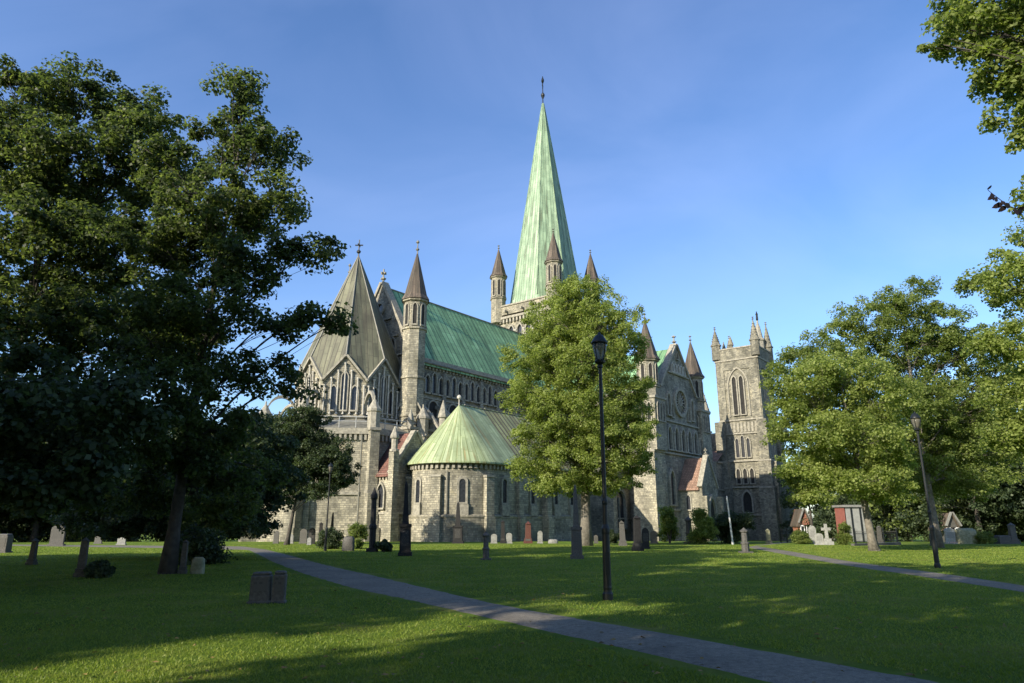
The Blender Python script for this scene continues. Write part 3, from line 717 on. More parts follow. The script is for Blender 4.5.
for u in (-.9, .9):
    w_ = MB(); window(w_, FG, u, 29.95, .9, 2.0, .2, .3); w_.build('window', ['stone_trim', 'dark'], cro)
nb = 8
for i in range(nb):
    uc = -L_ + 2.3 + (i + .5) * (L_ - 2.8) / nb
    for du, hh, zz in ((-1.45, 2.6, 20.9), (0, 3.1, 20.9), (1.45, 2.6, 20.9)):
        w_ = MB(); window(w_, FC, uc + du, zz, .85, hh, .22, .35); shaft(w_, FC, uc + du - .73, zz, zz + hh * .62, .1, .4, 0); w_.build('window', ['stone_trim', 'glass'], cro)
    w_ = MB(); window(w_, FC, uc, 17.2, 1.8, 2.5, .2, .25, False); w_.build('window', ['stone_trim', 'dark'], cro)
    b_ = MB(); ub = uc + 2.15; band(b_, FC, ub - .35, ub + .35, 15, 9.4, .45, 0); b_.build('pilaster', ['stone_grey'], cro)
for i, xb in enumerate((44.3, 39.8, 35.3, 30.8, 26.3, 21.8, 17.3, 12.5)):
    b_ = MB(); b_.box(xb, 13.6, ZB, 1.3, 2.0, 3 + 10.4); b_.box(xb, 13.4, 10.4, .95, 1.2, 4.2)
    b_.lathe(xb, 13.4, [(.8, 14.6), (.8, 14.9), (.58, 14.95), (.58, 16.2), (.78, 16.3), (.78, 16.5), (.06, 18.8)], 8, R(22.5), 1)
    b_.build('buttress', ['stone', 'stone_trim'], cro)
    fb = MB(); vs = []
    for j in range(11):
        t = j / 10; yy = 13.2 - 5.8 * t; zz = 14.0 + 4.6 * math.sin(t * math.pi / 2)
        for wx, dz in ((-.22, 0), (.22, 0), (.22, .55), (-.22, .55)): vs.append((xb + wx, yy, zz + dz))
    fb.add(vs, [(j * 4 + q, (j + 1) * 4 + q, (j + 1) * 4 + (q + 1) % 4, j * 4 + (q + 1) % 4) for j in range(10) for q in range(4)])
    fb.build('flying_buttress', ['stone_trim'], cro)
r_ = MB(); gable_roof(r_, 7.0, 44.3, 0, 7.6, 26.0, 38.3, 0, .55, .3); r_.tube([(7, 0, 38.35), (44.3, 0, 38.35)], .14, 6, 1)
q = MB(); r_.build('choir_roof', ['copper', 'lead'], cro)
g_ = MB(); g_.tube([(8, 8.25, 25.25), (44.3, 8.25, 25.25)], .16, 6); g_.build('gutter', ['lead'], cro)
# dark steep roof between the octagon and the choir gable is the helm's own flank; the choir turrets
for sy in (1, -1):
    turret(cat, 45.6, sy * 8.4 if sy > 0 else -7.6, 1.75, ZB, 29.6, 34.0, 41.8, 'slate', 'turret', rings=(16.5, 22.0), fin=2.2)
sb = MB(); sb.box(45.6, 8.4, ZB, 4.8, 4.8, 3 + 14.6); sb.box(45.6, 8.4, 14.6, 5.1, 5.1, .35, 0, 1)
for sx, sy in ((1, 1), (1, -1), (-1, 1)):
    sb.lathe(45.6 + sx * 2.1, 8.4 + sy * 2.1, [(.45, 14.9), (.45, 15.7), (.55, 15.8), (.06, 17.4)], 6, 0, 1)
sb.build('turret_base', ['stone', 'stone_trim'], cat)

# ---- central tower and spire
tw = MB(); s_ = 7.3; block(tw, -s_, s_, -s_, s_, 10, 43.2)
for k in range(4):
    az = R(90 * k); f_ = (s_ * math.cos(az), s_ * math.sin(az), az)
    corbels(tw, f_, -s_, s_, 41.7, .85, .42, .8, .5, 2, .5); band(tw, f_, -s_ - .3, s_ + .3, 43.4, 1.9, .42, 0); band(tw, f_, -s_ - .5, s_ + .5, 45.2, .3, .62, 2)
    band(tw, f_, -s_ - .1, s_ + .1, 36.5, .35, .25, 2)
    for u in (-4.2, 0, 4.2):      # gargoyle spouts
        x, y, _ = P(f_, u, 0, .9); tw.box(x, y, 43.7, 1.1, .35, .4, az, 2)
two = tw.build('central_tower', ['stone', 'glass', 'stone_trim'], cat)
for k in range(4):
    az = R(90 * k); f_ = (s_ * math.cos(az), s_ * math.sin(az), az)
    for i in range(6):
        u = -5.4 + i * 2.16
        w_ = MB(); window(w_, f_, u, 37.2, 1.15, 3.6, .28, .42); shaft(w_, f_, u - .98, 37.0, 39.9, .17, .45, 2); w_.build('window', ['stone_trim', 'glass', 'stone_white'], two)
sp = MB(); sp.lathe(0, 0, [(8.2, 44.8), (7.8, 46.5), (0.24, 95.0)], 8, R(22.5), 0, False)
for k in range(8):
    a = R(22.5 + 45 * k); sp.tube([(7.82 * math.cos(a), 7.82 * math.sin(a), 46.5), (.24 * math.cos(a), .24 * math.sin(a), 95)], [.13, .07], 5, 0)
finial(sp, 0, 0, 94.6, 7.6, False, 1, .15); sp.box(0, 0, 100.4, 2.3, .24, .26, R(38), 1); sp.box(0, 0, 99.2, 1.2, .2, .2, R(38), 1)
sp.lathe(0, 0, [(.2, 96.5), (.45, 97), (.45, 97.4), (.2, 97.8)], 8, 0, 1)
sp.build('spire', ['copper_spire', 'iron'], two)
for sx, sy in ((1, 1), (1, -1), (-1, 1), (-1, -1)):
    turret(two, sx * 7.1, sy * 7.1, 1.6, 42, 47.4, 52.2, 58.8, 'slate', 'pinnacle', fin=1.0)

# ---- transepts
TX = -1.7
def transept(sg):
    t_ = MB(); yo = 28.0 * sg; ya, yb = sorted((7.0 * sg, yo))
    block(t_, TX - 8.0, TX + 8.0, ya, yb, ZB, 25.0)
    F_ = (TX, yo, R(90 * sg)); FEa = (TX + 8.0, (ya + yb) / 2, 0.0)
    t_.prism(F_, [(-7.4, 24.9), (7.4, 24.9), (0, 33.4)], -.8, 0)
    gable_coping(t_, F_, [(-7.5, 24.8), (0, 33.7), (7.5, 24.8)], .42, -1.0, .3, 2)
    finial(t_, TX, yo - .3 * sg, 33.8, 1.8, False, 2, .2)
    for z, o_ in ((19.0, .3), (13.4, .35), (4.0, .25)): band(t_, F_, -8, 8, z, .3, o_, 2)
    band(t_, F_, -4.3, 4.3, 27.9, .25, .3, 2)
    corbels(t_, FEa, -10.5, 10.5, 23.5, .8, .4, .7, .34, 2, .8)
    for z in (19.0, 13.4): band(t_, FEa, -10.4, 10.4, z, .3, .25, 2)
    to = t_.build('transept', ['stone_grey', 'glass', 'stone_trim'], cat)
    # rose
    w_ = MB(); zc, rr = 23.0, 2.1
    c1 = [(rr * math.cos(t), zc + rr * math.sin(t)) for t in np.linspace(0, 2 * math.pi, 25)]; c2 = [(1.28 * (u), zc + 1.28 * (z - zc)) for u, z in c1]
    w_.prism(F_, c1[:-1], -.1, .05, 1); w_.ring(F_, c1, c2, 0, .45, 0)
    for j in range(8):
        a = math.pi * j / 8; uu, zz = math.cos(a) * rr, math.sin(a) * rr; nx, nz = -math.sin(a) * .07, math.cos(a) * .07
        w_.prism(F_, [(-uu - nx, zc - zz - nz), (uu - nx, zc + zz - nz), (uu + nx, zc + zz + nz), (-uu + nx, zc - zz + nz)], 0, .2, 0)
    c3 = [(.55 * math.cos(t), zc + .55 * math.sin(t)) for t in np.linspace(0, 2 * math.pi, 13)]; c4 = [(.75 * math.cos(t), zc + .75 * math.sin(t)) for t in np.linspace(0, 2 * math.pi, 13)]
    w_.ring(F_, c3, c4, 0, .3, 0); w_.build('rose_window', ['stone_trim', 'glass'], to)
    for u in (-4.9, 4.9):
        w_ = MB(); window(w_, F_, u, 20.2, 1.0, 3.8, .3, .4); w_.build('window', ['stone_trim', 'dark'], to)
    for u in (-3.5, 3.5):
        w_ = MB(); window(w_, F_, u, 20.0, .7, 2.4, .2, .3); w_.build('window', ['stone_trim', 'dark'], to)
    for u in (-5.4, -2.7, 0, 2.7, 5.4):
        w_ = MB(); window(w_, F_, u, 14.2, 1.3, 3.9, .38, .45); shaft(w_, F_, u + 1.35, 14.0, 17.2, .16, .5, 0); w_.build('window', ['stone_trim', 'glass'], to)
    for u in (-2.4, -1.2, 0, 1.2, 2.4):
        w_ = MB(); window(w_, F_, u, 28.3, .6, 1.5, .2, .3); w_.build('window', ['stone_white', 'dark'], to)
    w_ = MB(); window(w_, F_, 0, 31.0, .7, 1.3, .15, .25); w_.build('window', ['stone_trim', 'dark'], to)
    for u in (-5.3, 5.5):
        w_ = MB(); window(w_, F_, u, 5.0, 1.6, 5.6, .35, .4); w_.build('window', ['stone_trim', 'glass'], to)
    for u in (-6, -1.5, 3.2):
        for z, hh in ((14.2, 3.8), (19.8, 2.9)):
            w_ = MB(); window(w_, FEa, u, z, 1.5, hh, .3, .35, sg > 0, 1); w_.build('window', ['stone_trim', 'glass'], to)
    r_ = MB(); gable_roof(r_, *sorted((6.5 * sg, yo - .8 * sg)), TX, 8.0, 25.2, 33.2, 0, .5, .3, 'y'); r_.build('transept_roof', ['copper'], to)
    for dx in (-9.6, 9.6):
        b_ = MB(); bx = TX + dx; by = yo - 1.2 * sg
        b2y = by - .5 * sg; b_.box(bx, b2y, ZB, 4.4, 4.2, 3 + 5); b_.box(bx, b2y, 5, 4.1, 4.0, 8.4); b_.box(bx, b2y, 13.4, 4.4, 4.3, .35, 0, 1); b_.box(bx, by, 13.7, 4.0, 4.1, 8.6)
        b_.box(bx, by, 22.3, 4.4, 4.5, .4, 0, 1)
        f2 = (bx, by + 2.05 * sg, R(90 * sg)); f3 = (bx + 2.0, by, 0)
        for ff in (f2, f3):
            for u in (-1.05, 0, 1.05): window(b_, ff, u, 18.6, .55, 3.0, .16, .2, True, 0, 2, 1)
        b_.build('turret_base', ['stone', 'stone_trim', 'dark'], to)
        turret(cat, bx, by, 1.85, 22.0, 24.6, 29.2, 36.6, 'slate', 'turret', fin=1.4)
    return to
tN = transept(1); transept(-1)
# chapel on the east side of the north transept, with the big blind arch
tc_ = MB(); block(tc_, 6.0, 14.0, 12.5, 21.5, ZB, 8.8); F_ = (10.4, 21.5, R(90)); F2 = (14.0, 17.0, 0.0)
for z in (2.6,): band(tc_, F_, -3.6, 4.4, z, .25, .2, 1)
corbels(tc_, F_, -3.6, 4.3, 7.7, .7, .32, .5, .3, 1, .4); corbels(tc_, F2, -4.4, 4.4, 7.7, .7, .32, .5, .3, 1, .4)
tc_.add([(5.8, 12.3, 11.8), (5.8, 21.9, 11.8), (14.5, 21.9, 8.9), (14.5, 12.3, 8.9)], [(0, 3, 2, 1)], 2)
tc_.prism((6, 21.5, R(90)), [(-8, 8.7), (0, 8.7), (0, 11.6)], -.4, 0.02, 0)
tco = tc_.build('transept_chapel', ['stone', 'stone_trim', 'lead'], cat)
w_ = MB(); window(w_, F_, 0, 1.2, 3.4, 6.0, .5, .5, False, 1); w_.build('window', ['stone_trim', 'glass'], tco)
w_ = MB(); window(w_, F2, 0, 3.2, 1.4, 3.4, .3, .3, False, 0); w_.build('window', ['stone_trim', 'glass'], tco)
b_ = MB(); b_.box(13.6, 22.0, ZB, 1.2, 1.6, 11.2); b_.build('buttress', ['stone'], tco)

# ---- north porch with faded tile roof
pb = MB(); PX = -2.6; block(pb, PX - 3.3, PX + 3.3, 27.5, 32.2, ZB, 8.0); F_ = (PX, 32.2, R(90)); FE_ = (PX + 3.3, 29.6, 0)
pb.prism(F_, [(-3.3, 7.9), (3.3, 7.9), (0, 13.1)], -.6, 0); gable_coping(pb, F_, [(-3.5, 7.8), (0, 13.3), (3.5, 7.8)], .38, -.7, .2, 1)
finial(pb, PX, 31.9, 13.3, 1.4, True, 1, .13, R(90))
band(pb, FE_, -1.5, 1.7, 7.3, .4, .25, 1)
pbo = pb.build('porch', ['stone', 'stone_trim'], cat)
w_ = MB(); window(w_, F_, 0, -.5, 2.4, 6.6, .55, .4); w_.build('doorway', ['stone_trim', 'dark'], pbo)
w_ = MB(); window(w_, FE_, .1, 4.2, .7, 2.4, .2, .2); w_.build('window', ['stone_trim', 'glass'], pbo)
for sx in (-1, 1):
    b_ = MB(); b_.box(PX + sx * 3.2, 32.4, ZB, 1.0, 1.4, 9.4); b_.build('buttress', ['stone'], pbo)
r_ = MB(); gable_roof(r_, 27.9, 31.7, PX, 3.4, 8.0, 13.0, 0, .3, .22, 'y'); r_.build('porch_roof', ['tile_pink'], pbo)

# ---- nave
nv = MB(); block(nv, -47.5, -7.3, -7.5, 7.5, 10, 26); block(nv, -47.5, -9.7, -13, 13, ZB, 10.6)
FNv = (-27.5, 7.5, R(90)); FNa = (-28.5, 13.0, R(90))
corbels(nv, FNv, -20, 20, 24.5, .8, .38, .7, .34, 1, .8); corbels(nv, FNa, -18.8, 19, 9.4, .8, .38, .6, .3, 1, .4)
for sg in (1, -1):
    q = [(-47.5, sg * 13.4, 10.9), (-9.7, sg * 13.4, 10.9), (-9.7, sg * 7.4, 15.6), (-47.5, sg * 7.4, 15.6)]
    nv.add(q, [(0, 3, 2, 1) if sg == 1 else (0, 1, 2, 3)], 2)
nvo = nv.build('nave', ['stone_grey', 'stone_trim', 'lead'], cat)
for i in range(8):
    u = -16 + i * 4.6
    w_ = MB(); window(w_, FNv, u, 17.5, 2.0, 5.6, .3, .35, True, 1); w_.build('window', ['stone_trim', 'glass'], nvo)
    w_ = MB(); window(w_, FNa, u, 4.0, 1.8, 4.4, .3, .3, True, 1); w_.build('window', ['stone_trim', 'glass'], nvo)
    xb = -28.5 - u - 2.3
    b_ = MB(); b_.box(xb, 14.0, ZB, 1.5, 2.4, 3 + 12); b_.box(xb, 13.8, 12, 1.1, 1.6, 6.5)
    b_.lathe(xb, 13.8, [(.9, 18.5), (.9, 18.9), (.65, 19), (.65, 20.6), (.9, 20.7), (.08, 24.5)], 8, R(22.5), 1); b_.build('buttress', ['stone', 'stone_trim'], nvo)
r_ = MB(); gable_roof(r_, -47.5, -7, 0, 7.6, 26, 38.3, 0, .55, .3); r_.build('nave_roof', ['copper'], nvo)
# turret group beside the west tower
sb_ = MB(); block(sb_, -38.5, -34.5, 12.5, 19.5, ZB, 15.0); block(sb_, -38.0, -35.0, 14.5, 19.0, 15.0, 22.0); sb_.box(-36.5, 16.75, 21.7, 3.5, 5.0, .35, 0, 1)
sb_.lathe(-36.5, 18.3, [(1.15, 22.0), (1.15, 25.6), (1.4, 25.8), (1.4, 26.1), (.08, 31.6)], 8, R(22.5), 1)
for z in (26.9, 28.0, 29.1, 30.1): sb_.lathe(-36.5, 18.3, [(1.35 - (z - 26.1) * .24, z), (1.6 - (z - 26.1) * .24, z + .15), (1.3 - (z - 26.1) * .24, z + .3)], 4, 0, 1)
sb_.build('great_buttress', ['stone_grey', 'stone_trim'], nvo)
st_ = MB(); block(st_, -47.0, -42.0, 13.0, 18.2, ZB, 15.5); F_ = (-44.5, 18.2, R(90)); FE_ = (-42.0, 15.6, 0)
for ff, hw in ((F_, 2.5), (FE_, 2.6)):
    band(st_, ff, -hw, hw, 15.2, .4, .3, 1); band(st_, ff, -hw, hw, 9.0, .3, .25, 1)
sto = st_.build('stair_wing', ['stone_grey', 'stone_trim'], cat)
w_ = MB(); window(w_, FE_, 0, 10.5, 1.2, 3.4, .3, .3); w_.build('window', ['stone_trim', 'dark'], sto)
st_ = MB(); st_.add([(-41.7, 12.9, 15.5), (-41.7, 18.5, 15.5), (-47.2, 18.5, 18.5), (-47.2, 12.9, 18.5)], [(0, 1, 2, 3)], 0); st_.build('wing_roof', ['tile_pink'], sto)

# ---- west towers
def west_tower(sg):
    y0, y1 = sorted((18.0 * sg, 28.0 * sg)); yc = 23.0 * sg; xc = -52.0
    t_ = MB(); block(t_, -57, -47, y0, y1, ZB, 41.6); block(t_, -61, -47.05, *sorted((20.0 * sg, 30.2 * sg)), ZB, 15.4)
    faces = [((-47.0, yc, 0.0)), ((xc, 28.0 * sg, R(90 * sg))), ((-57.0, yc, R(180))), ((xc, 18.0 * sg, R(-90 * sg)))]
    for f_ in faces:
        for z, o_ in ((3.4, .45), (9.6, .45), (15.6, .4), (22.0, .3), (25.2, .3), (39.8, .35)): band(t_, f_, -5.2, 5.2, z, .35, o_, 2)
        band(t_, f_, -5.25, 5.25, 40.1, 2.6, .22, 0)
        band(t_, f_, -5.35, 5.35, 42.7, .3, .36, 2)
        # raised frame round the belfry opening
        band(t_, f_, -5.0, -3.2, 25.5, 14.2, .22, 0); band(t_, f_, 3.2, 5.0, 25.5, 14.2, .22, 0); band(t_, f_, -3.2, 3.2, 37.6, 2.1, .2, 0)
        for i in range(9): band(t_, f_, -3.6 + i * .85, -3.6 + i * .85 + .5, 22.5, 2.2, .18, 2)
    # clasping corner buttresses, stepping in as they rise
    for sx in (-57, -47):
        for sy in (y0, y1):
            t_.box(sx, sy, ZB, 3.4, 3.4, 3 + 9.6); t_.box(sx, sy, 9.6, 2.9, 2.9, 6.0); t_.box(sx, sy, 15.6, 2.2, 2.2, 9.5); t_.box(sx, sy, 15.45, 3.2, 3.2, .35, 0, 2); t_.box(sx, sy, 9.45, 3.6, 3.6, .35, 0, 2)
    to = t_.build('west_tower', ['stone_tower', 'glass', 'stone_trim'], cat)
    for f_ in faces[:2] + faces[2:3]:
        for u in (-.85, .85):
            w_ = MB(); window(w_, f_, u, 26.6, .95, 9.2, .28, .4); w_.build('belfry_opening', ['stone_trim', 'dark'], to)
        w_ = MB(); hood = arch(4.6, 11.6, True, 7, 26.2); hood2 = arch(5.1, 12.0, True, 7, 26.2); w_.ring(f_, hood, hood2, 0, .3, 0); w_.build('arch_moulding', ['stone_trim'], to)
        for u in (-1.3, 0, 1.3):
            w_ = MB(); window(w_, f_, u, 16.6, .75, 4.4 if u else 5.0, .22, .35); w_.build('window', ['stone_trim', 'glass'], to)
        for u in (-1.6, 0, 1.6):
            w_ = MB(); window(w_, f_, u, 10.6, .85, 3.4, .24, .35); w_.build('window', ['stone_trim', 'dark'], to)
        w_ = MB(); window(w_, f_, 0, 4.2, 2.0, 4.6, .4, .45); w_.build('window', ['stone_trim', 'dark'], to)
    for sx, sy, zt in ((-47.2, y0 + .2, 48.2), (-47.2, y1 - .2, 49.2), (-56.8, y0 + .2, 48), (-56.8, y1 - .2, 50)):
        b_ = MB(); b_.lathe(sx, sy, [(1.1, 40.4), (1.1, 43.9), (1.3, 44.0), (1.3, 44.3), (1.05, 44.5), (.07, zt)], 8, R(22.5), 0)
        for j in range(5):
            z = 45.2 + (zt - 45.2) * j / 5.5; b_.lathe(sx, sy, [(.9 * (1 - j / 5.5) + .1, z), (.9 * (1 - j / 5.5) + .22, z + .12), (.9 * (1 - j / 5.5), z + .25)], 4, R(45), 0)
        finial(b_, sx, sy, zt - .1, .9, False, 0, .14)
        b_.build('pinnacle', ['stone_tower'], to)
    b_ = MB(); b_.lathe(-52, y0 + .4, [(.6, 42.4), (.6, 43.4), (.75, 43.5), (.06, 46.2)], 8, 0, 0); b_.build('pinnacle', ['stone_tower'], to)
    b_ = MB(); b_.lathe(-47.2, yc - 1, [(.5, 42.6), (.5, 43.6), (.7, 43.7), (.06, 46.0)], 8, 0, 0); b_.build('pinnacle', ['stone_tower'], to)
    # stair turret with the tall statue finial at the far corner
    b_ = MB(); b_.lathe(-55.0, y1 - 1.6, [(1.25, 40), (1.25, 45.6), (1.45, 45.7), (1.45, 46.1), (1.0, 46.4), (.5, 49.4), (.22, 50.4), (.22, 51.0)], 8, R(22.5), 0)
    b_.lathe(-55.0, y1 - 1.6, [(.16, 51), (.32, 51.3), (.26, 52.4), (.34, 52.8), (.12, 53.0), (.17, 53.25), (.03, 53.5)], 8, 0, 1)
    b_.build('statue_turret', ['stone_trim', 'iron'], to)
    return to
west_tower(1); west_tower(-1)
wf = MB(); block(wf, -58.5, -57.2, -18, 18, ZB, 24); wf.build('west_front', ['stone'], cat)

# ================================================================= TREES
def leaf_cloud(rng, cs, rad, nper, size, flat=0.6, up=0.5):
    """numpy: leaves around clump centres; returns verts (n*4,3)"""
    n = len(cs); tot = n * nper
    c = np.repeat(cs, nper, axis=0); r = np.repeat(rad, nper)
    d = rng.normal(size=(tot, 3)); d /= np.linalg.norm(d, axis=1)[:, None]
    q = rng.random(tot) ** 0.42
    # each clump is a tilted flat spray
    til = np.repeat(rng.normal(size=(n, 2)) * 0.25, nper, axis=0)
    off = d * (q * r)[:, None]; off[:, 2] *= flat
    off[:, 2] += off[:, 0] * til[:, 0] + off[:, 1] * til[:, 1]
    # droop at the rim
    off[:, 2] -= 0.22 * (off[:, 0] ** 2 + off[:, 1] ** 2) / r
    p = c + off
    nrm = d * np.array([0.5, 0.5, 0.5]) + rng.normal(size=(tot, 3)) * 0.42; nrm[:, 2] += up
    nrm /= np.linalg.norm(nrm, axis=1)[:, None]
    t = np.cross(nrm, rng.normal(size=(tot, 3))); t /= np.linalg.norm(t, axis=1)[:, None]
    b = np.cross(nrm, t)
    s = size * (0.65 + 0.7 * rng.random(tot))[:, None]
    fold = 0.16
    v = np.empty((tot, 4, 3))
    v[:, 0] = p - t * s * 0.5; v[:, 1] = p + b * s * 0.42 + nrm * s * fold + t * s * 0.06
    v[:, 2] = p + t * s * 0.55; v[:, 3] = p - b * s * 0.42 + nrm * s * fold + t * s * 0.06
    return v.reshape(-1, 3)

def quads_obj(name, v, mat, parent):
    n = len(v) // 4
    me = bpy.data.meshes.new(name)
    me.vertices.add(len(v)); me.vertices.foreach_set('co', v.astype(np.float32).ravel())
    me.loops.add(n * 4); me.loops.foreach_set('vertex_index', np.arange(n * 4, dtype=np.int32))
    me.polygons.add(n); me.polygons.foreach_set('loop_start', np.arange(0, n * 4, 4, dtype=np.int32))
    me.update(calc_edges=True); me.materials.append(M[mat])
    o = bpy.data.objects.new(name, me); COL.objects.link(o)
    if parent: o.parent = parent
    return o

def bez(a, b, c, n):
    return [(1 - t) ** 2 * a + 2 * (1 - t) * t * b + t * t * c for t in np.linspace(0, 1, n)]

def tree(name, label, base, lobes, trunk_r=0.35, leaf=0.16, nper=150, dens=1.0, clump=0.95, mat='leaf_mid', bark='bark',
         seed=1, group=None, top=None, lean=(0, 0), flat=0.62, twigs=True, cat='tree', fork=0.25, ivy=0):
    """lobes: (x,y,z,rx,ry,rz) relative to the base; leaves live in sprays near the lobes' surfaces"""
    rng = np.random.RandomState(seed)
    root = empty(name, base); tag(root, label, cat, group)
    zt = top or max(l[2] for l in lobes)
    tb = MB(); ntr = 11; tp = []
    for i in range(ntr):
        t = i / (ntr - 1)
        tp.append(np.array([lean[0] * t + 0.10 * math.sin(3 * t + seed) * min(1, zt * .1), lean[1] * t + 0.10 * math.cos(4 * t + seed), zt * t - 0.15]))
    tr = [trunk_r * (1.45 if i == 0 else (1 - 0.86 * (i / (ntr - 1)))) for i in range(ntr)]
    tb.tube(tp, tr, 9, 0)
    tb.tube([tp[0] - np.array([0, 0, .1]), tp[0] + np.array([0, 0, .5])], [trunk_r * 1.7, trunk_r * 1.02], 9, 0)
    cs, rs = [], []
    for li, (x, y, z, rx, ry, rz) in enumerate(lobes):
        c = np.array([x, y, z]); rr = np.array([rx, ry, rz])
        # limb from the trunk
        th = min(0.93, max(fork, (z - 0.55 * math.hypot(x, y)) / zt * (0.75 + 0.2 * rng.rand())))
        f = th * (ntr - 1); i0 = int(f); a = tp[i0] + (tp[min(i0 + 1, ntr - 1)] - tp[i0]) * (f - i0)
        mid = (a + c) / 2 + np.array([0, 0, 0.12 * np.linalg.norm(c - a)]) + rng.normal(size=3) * 0.25
        lr = max(0.035, trunk_r * 0.27 * (1 - th * .5)); lp = bez(a, mid, c, 7)
        tb.tube(lp, [lr * (1 - .75 * k / 6) for k in range(7)], 6, 0)
        rr = rr * 1.12; area = (rx * ry + ry * rz + rx * rz) / 3; n = max(4, int(dens * 5.0 * area / (clump ** 2)))
        d = rng.normal(size=(n, 3)); d /= np.linalg.norm(d, axis=1)[:, None]
        q = 0.25 + 0.85 * rng.rand(n) ** 0.6
        p = c + d * rr * q[:, None]
        p = p[p[:, 2] > 1.2]
        cs.append(p); rs.append(clump * (0.55 + 0.75 * rng.rand(len(p))))
        if twigs:
            for k in range(len(p)):
                if k % 2: continue
                s0 = lp[3 + (k % 4)]; m_ = (s0 + p[k]) / 2 + rng.normal(size=3) * 0.15 + np.array([0, 0, .15])
                tb.tube(bez(s0, m_, p[k], 4), [lr * .3, lr * .22, lr * .14, .012], 4, 0)
    tb.build('trunk', [bark], root, smooth=True)
    cs = np.concatenate(cs); rs = np.concatenate(rs)
    v = leaf_cloud(rng, cs, rs, nper, leaf, flat)
    quads_obj('crown', v, mat, root)
    return root

def copy_tree(o, loc, rz, sc, label):
    r = o.copy(); COL.objects.link(r); r.location = loc; r.rotation_euler = (0, 0, rz); r.scale = (sc, sc, sc); r['label'] = label
    for ch_ in o.children:
        c = ch_.copy(); COL.objects.link(c); c.parent = r
    return r

def auto_lobes(seed, H, W, z0=0.3, n=11, squash=0.8):
    rng = np.random.RandomState(seed); L = []
    for i in range(n):
        t = (i + .5) / n; z = H * (z0 + (1 - z0) * t * 0.92)
        prof = math.sin(math.pi * min(1, (0.22 + 0.78 * t))) ** 0.7
        a = i * 2.4 + rng.rand(); r = W * 0.52 * prof * (0.6 + .5 * rng.rand())
        q = W * 0.30 * (0.65 + .5 * prof) * (0.8 + .4 * rng.rand())
        L.append((r * math.cos(a), r * math.sin(a), z, q, q, q * squash))
    L.append((0, 0, H * .9, W * .2, W * .2, H * .1)); L.append((0, 0, H * (z0 + .3), W * .3, W * .3, H * .18))
    return L

# main maple on the left
mb_ = on_ground(-10.8, 22.6)
def rel(px, py, Y, r, rz=None, ry=None):
    p = at(px, py, Y); k = FPX / (Y * math.cos(PITCH) + (p.z - EYE) * math.sin(PITCH))
    return (p.x, p.y, p.z, r / k, (ry or r) / k, (rz or r * .75) / k)
def mk(base, L): return [(x - base[0], y - base[1], z - base[2], a, b_, c) for x, y, z, a, b_, c in L]
L1 = mk(mb_, [rel(232, 500, 26, 30, 15), rel(205, 515, 27, 26, 13), rel(258, 470, 25, 20, 16), rel(140, 495, 24, 34, 14), rel(235, 72, 23, 13), rel(248, 215, 24, 34), rel(205, 260, 24, 36), rel(185, 340, 23, 36), rel(238, 95, 23, 24), rel(262, 150, 23, 34), rel(225, 140, 24, 30), rel(215, 200, 22, 42), rel(275, 205, 22, 30), rel(180, 170, 24, 34), rel(150, 240, 23, 42),
     rel(250, 265, 22, 38), rel(300, 250, 21.5, 24, 13), rel(322, 242, 21.5, 16, 9), rel(200, 300, 21, 44), rel(275, 320, 21.5, 24, 14), rel(308, 315, 21, 22, 13), rel(336, 322, 20.8, 14, 10), rel(292, 378, 21.5, 18, 22),
     rel(140, 330, 20.5, 44), rel(235, 370, 22, 34), rel(170, 390, 20, 46, 28), rel(215, 430, 21.5, 36, 24), rel(110, 420, 20, 46, 28), rel(160, 460, 21, 44, 20), rel(225, 480, 22.5, 30, 20)])
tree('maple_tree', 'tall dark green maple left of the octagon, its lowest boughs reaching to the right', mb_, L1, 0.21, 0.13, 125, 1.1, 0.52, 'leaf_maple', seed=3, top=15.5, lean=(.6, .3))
b2 = on_ground(-21.5, 28)
L2 = mk(b2, [rel(30, 480, 26, 40, 22), rel(90, 490, 28, 36, 18), rel(150, 150, 27, 36), rel(185, 235, 27, 34), rel(150, 310, 27, 42), rel(60, 200, 30, 50), rel(70, 290, 30, 50), rel(190, 330, 28, 36), rel(20, 108, 27, 44), rel(80, 95, 28, 42, 26), rel(135, 115, 28, 36, 22), rel(30, 160, 26, 52), rel(100, 165, 27, 46), rel(160, 190, 28, 36), rel(40, 240, 25, 56), rel(110, 250, 26, 46), rel(-40, 145, 27, 56), rel(-50, 240, 26, 56),
             rel(30, 320, 24, 54), rel(90, 340, 25, 50), rel(-40, 340, 25, 50), rel(60, 410, 24, 50, 28), rel(0, 440, 24, 44, 26)])
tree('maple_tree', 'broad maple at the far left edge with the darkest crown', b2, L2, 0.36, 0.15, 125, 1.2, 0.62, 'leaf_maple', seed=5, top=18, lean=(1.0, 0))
b3 = on_ground(-15.5, 19.0)
L3 = mk(b3, [rel(40, 400, 17, 50, 26), rel(100, 450, 17.5, 44, 22), rel(20, 470, 17, 50, 20), rel(70, 490, 18, 40, 13), rel(-30, 420, 17, 50), rel(130, 400, 18, 40, 26), rel(10, 380, 17, 40)])
L3 = [(x, y, z, a, b_, c) for x, y, z, a, b_, c in L3]
tree('lime_tree', 'shaded lime tree with drooping low boughs over the left gravestones', on_ground(-19.5, 20.0), [(x + 4.0, y - 1.0, z, a, b_, c) for x, y, z, a, b_, c in L3], 0.28, 0.17, 110, 1.2, 0.6, 'leaf_dark', seed=8, top=9.0)

